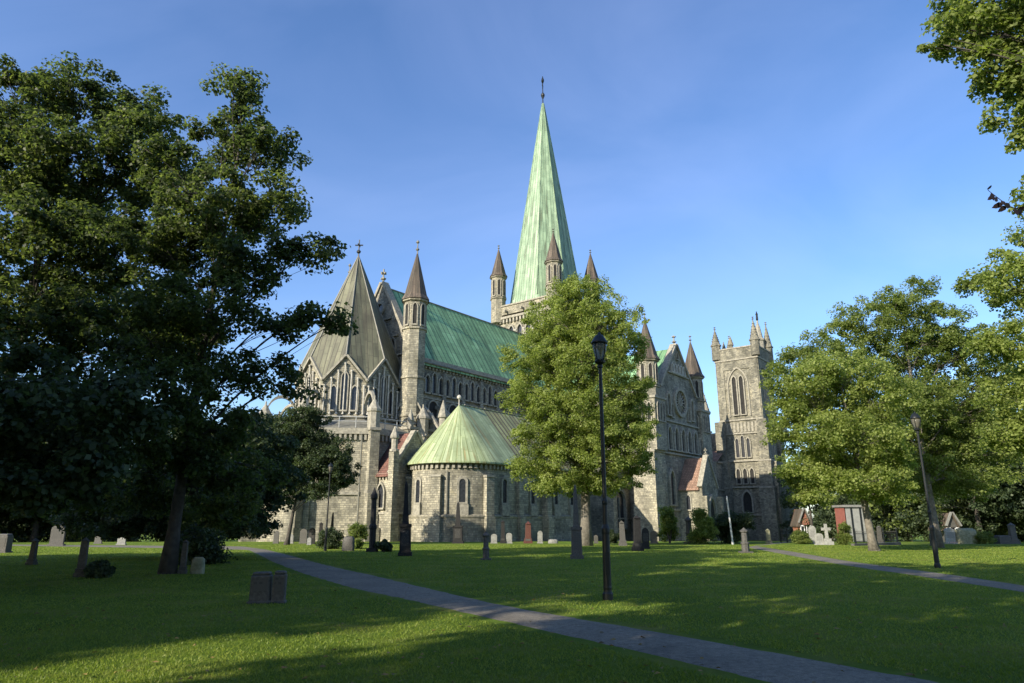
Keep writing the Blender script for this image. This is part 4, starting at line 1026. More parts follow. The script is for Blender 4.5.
# dark shrubs under / beside the maple, hiding the far end of the path
def shrub(name, label, base, w, h, mat, seed, leaf=0.12, nper=110, cl=0.5, group=None, cone=0.0, cat='bush'):
    rng = np.random.RandomState(seed); L = []
    for i in range(9):
        a = rng.rand() * 6.28; t = rng.rand(); r = w * .34 * (1 - cone * t) * rng.rand() ** .4
        q = w * .30 * (1 - cone * t * .6); L.append((r * math.cos(a), r * math.sin(a), h * (.14 + .66 * t), q, q, h * .2))
    L.append((0, 0, h * .84, w * .17 * (1 - cone * .5), w * .17 * (1 - cone * .5), h * .12))
    root = empty(name, base); tag(root, label, cat, group)
    st = MB()
    for i in range(5):
        a = i * 1.3; st.tube([(0.05 * math.cos(a), .05 * math.sin(a), -.05), (w * .1 * math.cos(a), w * .1 * math.sin(a), h * .4), (w * .2 * math.cos(a), w * .2 * math.sin(a), h * .7)], [.05, .03, .01], 5)
    st.build('stem', ['bark'], root)
    cs = []; rs = []
    for x, y, z, rx, ry, rz in L:
        n = max(8, int(5.5 * (rx * ry + 2 * rx * rz) / 3 / cl ** 2)); d = rng.normal(size=(n, 3)); d /= np.linalg.norm(d, axis=1)[:, None]
        p = np.array([x, y, z]) + d * np.array([rx, ry, rz]) * (.5 + .5 * rng.rand(n))[:, None]; p[:, 2] = np.maximum(p[:, 2], .12)
        cs.append(p); rs.append(cl * (.6 + .6 * rng.rand(n)))
    v = leaf_cloud(rng, np.concatenate(cs), np.concatenate(rs), nper, leaf, .75, .5)
    v[:, 2] = np.maximum(v[:, 2], 0.01); quads_obj('foliage', v, mat, root)
    return root
tree('yew_tree', 'dark bushy yew between the maple and the start of the path', on_ground(-15.5, 35), [(0, 0, 3.2, 3.2, 2.5, 2.6), (2.2, 1, 3.0, 2.2, 2, 2.2), (-2.8, 0, 2.8, 2.6, 2, 2.2), (.5, 0, 5.2, 2.2, 2, 1.8), (1.6, -1, 1.6, 2.2, 2, 1.3), (-1.5, -1, 1.4, 2.4, 2, 1.2), (-4.5, 0, 1.8, 2.2, 2, 1.6), (-1.5, 1, 5.5, 2.6, 2, 2.2), (2.2, 0, 5.2, 1.8, 2, 1.6)],
     .25, .15, 130, 1.3, .55, 'leaf_dark', seed=12, top=5)
shrub('shrub', 'dark rounded shrub behind the foot of the maple', on_ground(-12.6, 28.6), 1.6, 1.3, 'leaf_dark', 14)

# small twin-trunk tree in front of the octagon
b4 = ground_at(286, 545)
LS = mk(b4, [rel(300, 425, b4.y, 24, 16), rel(275, 440, b4.y, 26), rel(325, 455, b4.y, 24, 18), rel(258, 470, b4.y, 22), rel(295, 470, b4.y, 28, 18), rel(340, 478, b4.y, 13, 10), rel(272, 492, b4.y, 22, 12), rel(318, 488, b4.y - 1, 16, 9), rel(290, 450, b4.y + 2, 36, 28), rel(262, 450, b4.y, 20, 16), rel(330, 468, b4.y, 24, 18)])
tree('small_tree', 'small dark tree on forked trunks in front of the octagon wall', b4, LS, 0.22, 0.16, 110, 1.9, 0.6, 'leaf_dark', seed=21, top=8.0, lean=(1.2, 0), fork=.12)

# central tree in front of the cathedral
b5 = on_ground(6.5, 62.0)
LC = mk(b5, [rel(580, 292, 62, 26, 18), rel(560, 320, 62, 34, 26), rel(605, 325, 61, 34, 26), rel(622, 352, 62, 22, 20), rel(542, 360, 62, 34, 24), rel(585, 365, 60, 40, 28), rel(618, 395, 61, 30, 22), rel(535, 400, 61, 30, 20), rel(575, 415, 60, 38, 22), rel(632, 425, 61, 20, 16),
              rel(612, 440, 60, 36, 18), rel(548, 440, 60, 32, 18), rel(580, 460, 60, 40, 15), rel(634, 462, 61, 20, 12), rel(532, 468, 61, 20, 10), rel(560, 482, 61, 30, 10), rel(605, 482, 61, 30, 10), rel(575, 345, 66, 44, 30), rel(590, 420, 66, 50, 26), rel(643, 390, 62, 10, 8), rel(520, 385, 62, 12, 10)])
tree('lime_tree', 'tall sunlit lime tree in front of the cathedral, behind the nearest lamp post', b5, LC, 0.48, 0.155, 135, 1.35, .70, 'leaf_light', 'bark_pale', seed=31, top=22)

# right-hand group
b6 = on_ground(33.5, 56)
LR = mk(b6, [rel(905, 300, 56, 30, 16), rel(870, 320, 56, 32, 18), rel(935, 325, 56, 32, 20), rel(965, 350, 57, 34, 22), rel(830, 350, 56, 30, 18), rel(800, 362, 56, 24, 12), rel(900, 355, 58, 44, 26), rel(960, 400, 57, 40, 26), rel(1000, 380, 58, 34, 24), rel(940, 440, 58, 46, 24), rel(990, 440, 58, 40, 24), rel(905, 400, 60, 40, 30), rel(925, 470, 57, 34, 20), rel(880, 440, 60, 40, 30), rel(925, 400, 54, 26, 26), rel(965, 480, 57, 34, 16)])
tree('maple_tree', 'tallest maple of the right-hand group with a pale trunk showing high up', b6, LR, .30, .16, 125, 1.35, .72, 'leaf_mid', 'bark_pale', seed=41, top=20)
b7 = on_ground(24.0, 47)
LR2 = mk(b7, [rel(800, 385, 47, 32, 20), rel(845, 375, 47, 34, 22), rel(880, 400, 47, 32, 22), rel(788, 415, 47, 19, 20), rel(815, 430, 46, 36, 22), rel(860, 440, 46, 36, 22), rel(890, 460, 46, 22, 16), rel(815, 468, 47, 22, 16), rel(850, 480, 46, 36, 12), rel(885, 490, 46, 24, 10), rel(798, 398, 50, 22, 24), rel(840, 420, 50, 44, 40)])
tree('maple_tree', 'bright green spreading maple right of the west tower with a pale leaning trunk', b7, LR2, .28, .15, 130, 1.35, .68, 'leaf_light', 'bark_pale', seed=43, top=12, lean=(-1.2, 0))
b8 = on_ground(33, 78)
LR3 = mk(b8, [rel(800, 470, 78, 22, 16), rel(812, 495, 78, 20, 10), rel(822, 480, 78, 18, 12)])
tree('small_tree', 'small bright tree with low foliage just right of the west tower', b8, LR3, .22, .24, 100, 1.2, .8, 'leaf_light', seed=45, top=6)
b9 = on_ground(26.0, 30.0)
LR4 = mk(b9, [rel(1010, 285, 30, 34, 22), rel(1060, 260, 30, 50), rel(1010, 345, 30, 28, 20), rel(1060, 340, 30, 50), rel(1020, 400, 31, 30, 22), rel(1050, 440, 31, 46, 24), rel(1005, 430, 31, 16, 12), rel(1100, 400, 30, 60), rel(1080, 480, 31, 44, 20)])
tree('maple_tree', 'sunlit maple half cut off by the right edge below the overhanging bough', b9, LR4, .35, .13, 120, 1.3, .55, 'leaf_light', seed=47, top=12)
# overhanging bough top right: its tree stands just outside the frame
b10 = on_ground(16.5, 11.5)
LR5 = mk(b10, [rel(958, 28, 14, 30, 18), rel(1000, 15, 14, 40, 28), rel(985, 60, 14, 20, 12), rel(1020, 70, 14, 30, 24), rel(1018, 115, 14, 22, 16), rel(1040, 140, 14, 24, 16), rel(1045, 195, 14, 20, 10), rel(1080, 60, 13.5, 70), rel(1000, -50, 14, 70), rel(1100, 180, 13, 45), rel(940, 44, 14, 13, 7), rel(1080, -80, 13, 90)])
t10 = tree('ash_tree', 'tree beyond the right edge whose leafy bough hangs into the top right corner', b10, LR5, .24, .105, 90, 1.1, .34, 'leaf_mid', seed=49, top=14)
tw_ = MB(); pts = [at(1075, 222, 12.2), at(1035, 212, 12.1), at(1010, 207, 12), at(988, 190, 12)]
pts = [p - b10 for p in pts]; tw_.tube(pts, [.02, .014, .010, .005], 5); lv = random.Random(5)
for i in range(15):
    t = .30 + .7 * i / 14; f = t * 3; k = min(2, int(f)); p = pts[k].lerp(pts[k + 1], f - k)
    d = Vector((lv.uniform(-.9, .3), lv.uniform(-.5, .5), lv.uniform(-1, .15))).normalized(); sd = d.cross(Vector((0, 1, 0.3))).normalized(); l = lv.uniform(.14, .22)
    tw_.add([p, p + d * l * .35 + sd * l * .26, p + d * l * .7 + sd * l * .2, p + d * l, p + d * l * .7 - sd * l * .2, p + d * l * .35 - sd * l * .26], [(0, 1, 2, 3, 4, 5)])
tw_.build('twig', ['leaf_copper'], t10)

# background woods: each tree its own thing, four models copied
models = []
for i, (H, W_, mt) in enumerate(((17, 11, 'leaf_dark'), (20, 13, 'leaf_dark'), (15, 12, 'leaf_mid'))):
    models.append((H, W_, mt, i))
BGL = [  # x, y, model, scale
    (-62, 92, 0, 1.0), (-70, 80, 1, .9), (-54, 110, 1, 1.0), (-86, 96, 2, 1.1), (-98, 80, 0, 1.1), (-46, 124, 2, .9), (-76, 118, 1, 1.2), (-60, 135, 0, 1.1), (-110, 110, 1, 1.1), (-92, 62, 2, .9), (-68, 100, 2, 1.0), (-80, 86, 0, 1.0), (-104, 95, 2, 1.1), (-120, 84, 1, 1.2), (-88, 128, 1, 1.2),
    (62, 94, 1, .9), (70, 88, 0, 1.0), (78, 98, 1, 1.0), (88, 92, 0, 1.1), (66, 106, 2, 1.2), (58, 112, 0, .9), (82, 110, 1, 1.1), (100, 104, 1, 1.2), (74, 122, 0, 1.0), (92, 122, 2, 1.2), (78, 140, 1, 1.1), (108, 116, 0, 1.2), (96, 142, 2, 1.1), (116, 98, 1, 1.2), (68, 150, 0, 1.2)]
desc = ['dense dark tree', 'tall dark broadleaf tree', 'mid green round tree']
ordn = ['first', 'second', 'third', 'fourth', 'fifth', 'sixth', 'seventh', 'eighth', 'ninth', 'tenth', 'eleventh', 'twelfth', 'thirteenth', 'fourteenth', 'fifteenth']
made = {}
srt = {}
for side in (-1, 1):
    l = sorted([t for t in BGL if t[0] * side > 0], key=lambda t: t[0] / t[1])
    for i, t in enumerate(l): srt[t] = (i, side)
for t in BGL:
    x, y, k, sc = t; i, side = srt[t]
    grp = 'trees at the far side of the churchyard'
    lb = '%s in the background wood on the %s, %s counted from the left' % (desc[k], 'left' if side < 0 else 'right', ordn[i])
    if k not in made:
        H, W_, mt, s0 = models[k]
        made[k] = tree('background_tree', lb, on_ground(x, y), auto_lobes(60 + k, H, W_, .12, 12), .4, .36, 100, .8, 1.5, mt, seed=70 + k, group=grp, twigs=False); made[k].scale = (sc,) * 3
    else: copy_tree(made[k], on_ground(x, y), i * 1.3, sc, lb)['group'] = grp

# trees behind and left of the camera that shade the lawn
H0 = tree('shade_tree', 'tall tree behind the camera shading the near lawn', on_ground(-24.5, 1.5), auto_lobes(81, 19, 10, .16, 13), .42, .38, 80, .62, 1.1, 'leaf_mid', seed=83, group='trees behind the photographer', twigs=False)
SH = [(-7, -7.5, .9), (-30, 8, 1.0), (-39, 5, 1.05), (-12.5, -14.5, 1.05), (-2, -19, 1.0), (-33, -6, 1.15), (-34, 20, .9), (-48, 12, 1.05), (5, -13, .9), (-30, -2, 1.35), (-17, -20, 1.3)]
for i, (x, y, sc) in enumerate(SH):
    copy_tree(H0, on_ground(x, y), i * 2.1, sc, 'tall tree behind the camera shading the near lawn')

H1 = tree('shade_tree', 'unseen high crowned tree behind the camera, shaped to shade the middle lawn', on_ground(-15, 1), [(x, y, 12.5 + (z - 8) * .55, a, b_, c) for x, y, z, a, b_, c in auto_lobes(91, 17, 10, .3, 12)], .35, .34, 45, .30, .9, 'leaf_mid', seed=93, group='trees behind the photographer', twigs=False)  # added out of view; crown raised to shade mid lawn, sparing the near patch
copy_tree(H1, on_ground(-9.5, -1.5), 2.2, 1.05, 'unseen high crowned tree behind the camera, shaped to shade the middle lawn')
# ================================================================= LAMP POSTS
def lamp_post(base, label, Hh=5.6):
    root = empty('street_lamp', base); tag(root, label, 'street lamp', 'lamp posts along the paths')
    p = MB()
    p.lathe(0, 0, [(.11, -.1), (.11, .12), (.088, .16), (.085, .20), (.09, .24), (.085, .28), (.080, 1.30), (.088, 1.34), (.088, 1.42), (.056, 1.50), (.052, 1.9), (.064, 1.93), (.064, 1.99), (.046, 2.04), (.038, Hh - .72), (.06, Hh - .70), (.06, Hh - .66), (.045, Hh - .63)], 14, 0, 0)
    p.box(.0, -.099, .5, .09, .012, .45)
    p.build('pole', ['iron'], root, smooth=False)
    c = MB(); c.lathe(0, 0, [(.045, Hh - .64), (.11, Hh - .60), (.12, Hh - .56), (.09, Hh - .53)], 12, 0, 0)
    for k in range(4):
        a = R(45 + 90 * k); c.tube([(.10 * math.cos(a), .10 * math.sin(a), Hh - .56), (.155 * math.cos(a), .155 * math.sin(a), Hh - .3), (.168 * math.cos(a), .168 * math.sin(a), Hh - .14)], .012, 5)
    c.build('lantern_frame', ['iron'], root)
    g = MB(); g.lathe(0, 0, [(.07, Hh - .54), (.105, Hh - .44), (.145, Hh - .30), (.158, Hh - .16)], 16, 0, 0); g.build('lantern_glass', ['lamp_glass'], root, smooth=True)
    d = MB(); d.lathe(0, 0, [(.165, Hh - .17), (.185, Hh - .15), (.185, Hh - .12), (.16, Hh - .08), (.12, Hh - .01), (.08, Hh + .04), (.03, Hh + .06), (.03, Hh + .09), (.01, Hh + .12)], 16, 0, 0); d.build('lantern_cap', ['iron'], root, smooth=True)
    return root
lamp_post(ground_at(608, 600), 'nearest black lamp post, standing on the lawn beside the path')
lp2 = lamp_post(ground_at(938, 568), 'black lamp post on the right lawn above the second path')
lamp_post(ground_at(325, 551), 'distant dark lamp post before the octagon beside the bushes')

# ================================================================= GRAVESTONES AND MONUMENTS
def sizes(px, yb, wpx, hpx):
    g = ground_at(px, yb)
    if g.y > 74: g = on_ground(g.x * 74 / g.y, 74)
    d = g.y * math.cos(PITCH) + (g.z - EYE) * math.sin(PITCH)
    return g, wpx * d / FPX, hpx * d / FPX * 1.02
def face_letters(mb, w, z0, z1, th, mi, seed):
    pass
def inscription(root, F_, u, z0, z1, w, d, mat, seed):
    mb = MB(); mb.prism(F_, [(u - w / 2, z0), (u + w / 2, z0), (u + w / 2, z1), (u - w / 2, z1)], d - .01, d + .006); mb.build('inscription', [mat], root)
def grave(kind, px, yb, wpx, hpx, mat, label, rot=0.0, grp='gravestones in the churchyard', tilt=0.0):
    g, w, h = sizes(px, yb, wpx, hpx); nm = {'slab': 'gravestone', 'stele': 'gravestone', 'obelisk': 'obelisk', 'block': 'gravestone', 'cross': 'cross_gravestone', 'rock': 'gravestone', 'pillar': 'stone_pillar'}[kind]
    root = empty(nm, g, R(rot)); tag(root, label, 'gravestone', grp); root.rotation_euler = (R(tilt), R(tilt * .6), R(rot))
    F_ = (0, 0, R(-90)); rng = random.Random(int(px * 7 + yb))
    ink = {'grave_dark': 'ins_dark', 'grave_pale': 'ins_pale', 'grave_white': 'ins_pale'}.get(mat, 'ins_grey')
    if kind == 'slab':
        t = max(.14, w * .2); b = MB(); pts = [(-w / 2, 0), (w / 2, 0), (w / 2, h * .78)] + [(w / 2 * math.cos(a), h * .78 + h * .22 * math.sin(a)) for a in np.linspace(.35, math.pi - .35, 7)] + [(-w / 2, h * .78)]
        b.prism(F_, pts, -t / 2, t / 2, 0, back=True); b.build('headstone', [mat], root, bevel=.015)
        p = MB(); p.box(0, 0, -.15, w * 1.2, t * 2.0, .15 + h * .09); p.build('plinth', [mat], root, bevel=.015)
        inscription(root, F_, 0, h * .36, h * .74, w * .7, t / 2, ink, px)
    elif kind == 'stele':
        b = MB(); hb = h * .22; b.box(0, 0, hb, w * .68, w * .42, h - hb - w * .3, 0, 0, .86)
        z = h - w * .3; b.lathe(0, 0, [(w * .42, z), (w * .42, z + w * .06), (w * .28, z + w * .12), (.02, z + w * .32)], 4, R(45)); b.build('shaft', [mat], root, bevel=.01)
        p = MB(); p.box(0, 0, -.2, w, w * .72, .2 + hb * .5); p.box(0, 0, hb * .5, w * .86, w * .6, hb * .5); p.build('plinth', [mat], root, bevel=.015)
        inscription(root, F_, 0, hb * .55, hb * .95, w * .6, w * .3, ink, px)
    elif kind == 'obelisk':
        hb = h * .42; b = MB(); b.lathe(0, 0, [(w * .36, hb), (w * .36, hb + .05), (w * .33, hb + .08), (w * .16, h * .95), (.01, h)], 4, R(45)); b.build('shaft', [mat], root, bevel=.008)
        p = MB(); p.box(0, 0, -.2, w * 1.05, w * 1.05, .2 + hb * .12); p.box(0, 0, hb * .12, w * .86, w * .86, hb * .78, 0, 0, .93); p.box(0, 0, hb * .9, w * .92, w * .92, hb * .1); p.build('pedestal', [mat], root, bevel=.015)
        inscription(root, F_, 0, hb * .3, hb * .8, w * .55, w * .425, ink, px)
    elif kind == 'block':
        b = MB(); b.box(0, 0, -.15, w, w * .75, h * .9 + .15, 0, 0, .96); b.box(0, 0, h * .9, w * .9, w * .68, h * .1, 0, 0, .9); b.build('block', [mat], root, bevel=.03)
        p = MB(); p.box(0, 0, -.1, w * 1.15, w * .9, .1 + h * .08); p.build('plinth', [mat], root, bevel=.02)
        inscription(root, F_, 0, h * .35, h * .8, w * .7, w * .372, ink, px)
    elif kind == 'cross':
        b = MB(); t = w * .28; b.box(0, 0, h * .3, t, t * .8, h * .7, 0, 0, .9); b.box(0, 0, h * .68, w * .9, t * .75, t); b.build('cross', [mat], root, bevel=.012)
        p = MB(); p.box(0, 0, -.15, w, w * .7, .15 + h * .16); p.box(0, 0, h * .16, w * .7, w * .5, h * .14); p.build('plinth', [mat], root, bevel=.015)
    elif kind == 'pillar':
        b = MB(); b.lathe(0, 0, [(w * .42, -.1), (w * .42, h * .34), (w * .5, h * .36), (w * .5, h * .40), (w * .36, h * .43), (w * .33, h * .8), (w * .46, h * .83), (w * .46, h * .88), (w * .2, h * .94), (.02, h)], 8, R(22.5)); b.build('shaft', [mat], root)
        p = MB(); p.box(0, 0, -.2, w * 1.3, w * 1.3, .2 + h * .06); p.build('plinth', [mat], root, bevel=.015)
    elif kind == 'rock':
        bm_ = MB(); nn = 12; vs = []; prof = [(1.0, -.1), (1.04, .25), (1.0, .6), (.92, .85), (.6, .98)]
        for r, z in prof:
            for k in range(nn):
                a = 2 * math.pi * k / nn; ca, sa = math.cos(a), math.sin(a); e = .55
                vs.append((w / 2 * r * math.copysign(abs(ca) ** e, ca) * rng.uniform(.93, 1.05), w * .28 * r * math.copysign(abs(sa) ** e, sa) * rng.uniform(.9, 1.08), h * z * rng.uniform(.96, 1.04)))
        fs = [(i * nn + k, i * nn + (k + 1) % nn, (i + 1) * nn + (k + 1) % nn, (i + 1) * nn + k) for i in range(4) for k in range(nn)] + [tuple(4 * nn + k for k in range(nn))]
        bm_.add(vs, fs); bm_.build('boulder', [mat], root, smooth=True)
    return root

GR = [
 ('stele', 80, 577, 11, 37, 'grave_grey', 'slim grey gravestone beside a low clipped bush on the far left lawn', 10),
 ('stele', 31, 565, 9, 25, 'grave_grey', 'grey gravestone column second from the left edge', -8),
 ('block', 2, 553, 12, 18, 'grave_grey', 'wide block gravestone cut by the left edge', 0),
 ('slab', 56, 546, 13, 20, 'grave_grey', 'small upright stone far back between the two left columns', 5),
 ('slab', 121, 545, 8, 13, 'grave_pale', 'small pale headstone deep under the trees on the left', 0),
 ('slab', 98, 542, 7, 10, 'grave_grey', 'tiny far headstone under the left boughs', 0),
 ('stele', 182, 574, 8, 32, 'grave_grey', 'grey upright stone just right of the maple trunk', 4),
 ('rock', 197, 574, 13, 16, 'grave_moss', 'low mossy boulder beside the stone right of the maple', 0),
 ('block', 260, 603, 20, 29, 'grave_grey', 'left of the twin squat gravestones on the near left lawn', 8),
 ('block', 278, 603, 13, 30, 'grave_grey', 'right of the twin squat gravestones on the near left lawn', 8),
 ('slab', 276, 541, 5, 12, 'grave_grey', 'small headstone left of the forked tree', 0),
 ('slab', 290, 543, 6, 9, 'grave_pale', 'pale little headstone at the foot of the forked tree', 0),
 ('slab', 303, 543, 7, 14, 'grave_grey', 'grey headstone right of the forked tree against the octagon wall', 0),
 ('slab', 311, 544, 7, 15, 'grave_dark', 'dark headstone against the octagon wall with a pale one at its foot', 0),
 ('slab', 309, 545, 4, 7, 'grave_pale', 'tiny white stone in front of the dark headstone by the octagon', 0),
 ('stele', 320, 541, 5, 20, 'grave_dark', 'dark narrow stone left of the far lamp post', 0),
 ('obelisk', 331, 541, 6, 30, 'grave_dark', 'slender dark obelisk rising behind the bush below the octagon', 0),
 ('rock', 348, 551, 12, 14, 'grave_grey', 'rough boulder stone between the flowering bushes', 0),
 ('pillar', 372, 552, 8, 62, 'grave_dark', 'tall dark monument before the octagon corner buttress', 0),
 ('obelisk', 405, 556, 13, 72, 'grave_dark', 'tall black obelisk on pedestal left of the round apse', 6),
 ('obelisk', 458, 542, 11, 40, 'grave_dark', 'black obelisk on wide slab against the round apse wall', 0),
 ('pillar', 486, 560, 8, 27, 'grave_grey', 'short grey pillar with pale side on the mid lawn before the apse', 0),
 ('stele', 528, 541, 9, 21, 'grave_red', 'red granite gravestone near the chapter house wall', 0),
 ('slab', 494, 537, 6, 9, 'grave_pale', 'white headstone left of the dark stone by the chapter house', 0),
 ('stele', 503, 537, 6, 22, 'grave_dark', 'dark upright stone between two white headstones', 0),
 ('slab', 509, 538, 6, 10, 'grave_pale', 'white headstone right of the dark stone by the chapter house', 0),
 ('slab', 540, 535, 5, 12, 'grave_pale', 'narrow white headstone in front of a chapter house buttress', 0),
 ('rock', 553, 535, 10, 4, 'grave_pale', 'low white flat stone on the grass by the buttresses', 0),
 ('obelisk', 577, 559, 12, 72, 'grave_grey', 'tall grey obelisk on dark base left of the lime trunk', 0),
 ('slab', 596, 540, 4, 8, 'grave_grey', 'tiny headstone just left of the nearest lamp post, far back', 0),
 ('stele', 623, 546, 8, 24, 'grave_grey', 'grey gravestone behind the nearest lamp post to its right', 0),
 ('stele', 638, 551, 11, 34, 'grave_dark', 'tall dark gravestone right of the nearest lamp post, in front of the transept turret', 5),
 ('slab', 646, 549, 7, 20, 'grave_dark', 'dark rounded slab close beside the tall dark gravestone before the transept', 3),
 ('slab', 654, 541, 7, 12, 'grave_grey', 'grey headstone at the foot of the transept turret', 0),
 ('pillar', 690, 543, 8, 26, 'grave_grey', 'grey pillar stone between the two yew bushes', 0),
 ('pillar', 746, 553, 9, 24, 'grave_grey', 'grey pillar gravestone beside the start of the second path', 0),
 ('stele', 769, 541, 6, 14, 'grave_moss', 'small pointed stone on the lawn in front of the west tower', 0),
 ('slab', 813, 541, 7, 17, 'grave_white', 'white rounded headstone left of the white marble pair', 0),
 ('cross', 828, 545, 10, 20, 'grave_white', 'white marble cross gravestone in front of the red building', 0),
 ('slab', 820, 545, 8, 11, 'grave_white', 'low white stone touching the white marble cross', 0),
 ('slab', 951, 543, 10, 15, 'grave_white', 'white rounded headstone with red flowers right of the second lamp', 0),
 ('rock', 967, 543, 20, 15, 'grave_moss', 'broad mossy boulder stone right of the white headstone', 0),
 ('block', 1003, 541, 12, 8, 'grave_grey', 'low grey block gravestone near the right edge', 0),
 ('stele', 1014, 541, 9, 20, 'grave_grey', 'tall narrow grey headstone at the right edge', 0),
 ('slab', 933, 546, 4, 12, 'grave_grey', 'thin stone seen behind the second lamp post', 0),
 ('stele', 880, 541, 6, 17, 'grave_grey', 'narrow grey stone right of the iron fence', 0),
]
for gi in GR:
    k_, px, yb, w_, h_, mt, lb, rot = gi
    o = grave(k_, px, yb, w_, h_, mt, lb, rot, tilt=random.Random(px).uniform(-2, 2))

# flowers by the white headstone
g, w_, h_ = sizes(951, 544, 10, 4); f = MB(); rr = random.Random(3)
root = empty('flower_posy', g + Vector((0, -.35, 0))); tag(root, 'red flowers at the foot of the white headstone on the right', 'flowers')
for i in range(14):
    x = rr.uniform(-.4, .4); f.lathe(x, rr.uniform(-.08, .08), [(.01, 0), (.01, .12), (.06, .16), (.05, .2), (.01, .21)], 6)
f.build('blossoms', ['flower'], root)

# bushes
BU = [(330, 549, 26, 19, 'leaf_dark', 'dark rounded bush left of the boulder below the octagon', 0), (355, 549, 22, 24, 'leaf_mid', 'loose leafy bush behind the boulder below the octagon', 0), (383, 552, 16, 12, 'leaf_dark', 'low dark bush at the foot of the tall dark monument', 0),
      (99, 578, 20, 15, 'leaf_dark', 'low clipped bush right of the slim grey gravestone', 0), (670, 543, 28, 35, 'leaf_light', 'left of the two cone yews before the porch', .5), (704, 544, 32, 36, 'leaf_light', 'right of the two cone yews before the porch', .4),
      (731, 541, 40, 30, 'leaf_dark', 'dark bushes against the foot of the west tower', 0), (847, 545, 16, 22, 'leaf_mid', 'rounded green bush beside the white marble cross', .3), (800, 544, 22, 12, 'leaf_mid', 'low bush left of the white rounded headstone', 0), (985, 544, 18, 11, 'leaf_mid', 'grey green plants right of the mossy boulder', 0), (612, 541, 14, 13, 'leaf_dark', 'small dark bush under the lime tree', 0)]
for i, (px, yb, w_, h_, mt, lb, cone) in enumerate(BU):
    g, w, h = sizes(px, yb, w_, h_); shrub('bush', lb, g, w, h, mt, 100 + i, max(.09, w * .045), 110, max(.16, w * .17), 'bushes in the churchyard', cone)

# flagpole and fence, noticeboard poles
g, w, h = sizes(733, 544.5, 2, 45); fp = MB(); fp.lathe(0, 0, [(.12, -.2), (.12, .1), (.09, .3), (.07, h), (.09, h + .02), (.02, h + .12)], 8)
o = fp.build('flagpole', ['metal_light']); o.location = g; o.rotation_euler = (0, R(-3), 0); tag(o, 'plain white flagpole leaning a little before the west tower', 'flagpole')

def fence(x0, yb0, x1, yb1, n, label):
    a, b = ground_at(x0, yb0), ground_at(x1, yb1); root = empty('iron_fence', a); tag(root, label, 'fence', 'iron fences round family graves')
    L = (b - a); ln = L.length; f = MB()
    for z in (.25, 1.0): f.tube([Vector((0, 0, z)), L + Vector((0, 0, z))], .022, 4)
    for i in range(n + 1):
        p = L * (i / n); f.lathe(p.x, p.y, [(.016, p.z - .05), (.016, p.z + 1.15), (.03, p.z + 1.18), (.003, p.z + 1.32)], 4)
    f.build('railings', ['iron'], root)
    for t in (0, .33, .66, 1):
        p = L * t; q = MB(); q.box(p.x, p.y, p.z - .1, .12, .12, 1.55); q.lathe(p.x, p.y, [(.09, p.z + 1.45), (.09, p.z + 1.5), (.01, p.z + 1.68)], 6); q.build('fence_post', ['iron'], root)
fence(856, 544, 898, 543, 40, 'dark iron fence with stone kerb right of the rounded green bush')
fence(781, 543, 800, 542, 18, 'short iron fence by the corner of the west tower')
kerb = MB(); a, b_ = ground_at(853, 546), ground_at(900, 545); d = (b_ - a); kerb.box((a.x + b_.x) / 2, (a.y + b_.y) / 2, a.z - .1, d.length, .3, .28, math.atan2(d.y, d.x))
o = kerb.build('grave_kerb', ['grave_grey'], bevel=.02); tag(o, 'low stone kerb in front of the right iron fence', 'kerb')
for x_, t_, nm in ((905, 26, 'thin dark pole left of the second lamp post'),):
    pass

# ---- buildings beyond the fence
def house(name, label, px0, px1, ytop, Y, dep, wallm, roofm, gable=False, band_=None, rot=0):
    p0, p1 = at(px0, ytop, Y), at(px1, ytop, Y); w = p1.x - p0.x; g = float(terrain(p0.x, Y)); H_ = p0.z - g
    root = empty(name, Vector(((p0.x + p1.x) / 2, Y + dep / 2, g)), rot); tag(root, label, 'building')
    if gable:
        b = MB(); hh = H_ * .62; b.box(0, 0, -1, w, dep, hh + 1); F_ = (0, -dep / 2, R(-90)); b.prism(F_, [(-w / 2, hh), (w / 2, hh), (0, H_)], -.3, .01)
        b.prism((0, dep / 2, R(90)), [(-w / 2, hh), (w / 2, hh), (0, H_)], -.3, .01); b.build('wall', [wallm], root)
        r_ = MB(); gable_roof(r_, -dep / 2 - .3, dep / 2, 0, w / 2, hh, H_, 0, .3, .18, 'y'); r_.build('roof', [roofm], root)
        r_ = MB(); gable_coping(r_, F_, [(-w / 2 - .3, hh - .3), (0, H_ + .05), (w / 2 + .3, hh - .3)], .18, .1, .45, 0); r_.build('bargeboard', ['pale_roof'], root)
        for u in (-w * .2, w * .2):
            q = MB(); F2 = F_; q.prism(F2, [(u - .45, hh * .35), (u + .45, hh * .35), (u + .45, hh * .75), (u - .45, hh * .75)], 0, .06, 1); q.ring(F2, [(u + .45, hh * .35), (u + .45, hh * .75), (u - .45, hh * .75), (u - .45, hh * .35)], [(u + .58, hh * .3), (u + .58, hh * .8), (u - .58, hh * .8), (u - .58, hh * .3)], 0, .1, 0); q.build('window', ['white_paint', 'glass'], root)
    else:
        b = MB(); b.box(0, 0, -1, w, dep, H_ + .7); b.build('wall', [wallm], root)
        r_ = MB(); r_.box(0, 0, H_ - .3, w + .6, dep + .6, .3); r_.build('roof', [roofm], root)
        F_ = (0, -dep / 2, R(-90))
        if band_:
            q = MB(); band(q, (-w / 2, 0, R(180)), -dep / 2, dep / 2, 0, H_ - .3, .08); q.build('red_panel', [band_], root)
        for i in range(2):
            u = -w / 2 + w * (.3 + .4 * i); q = MB(); q.prism(F_, [(u - .12, 0), (u + .12, 0), (u + .12, H_ - .3), (u - .12, H_ - .3)], 0, .06, 0); q.build('downpipe', ['iron'], root)
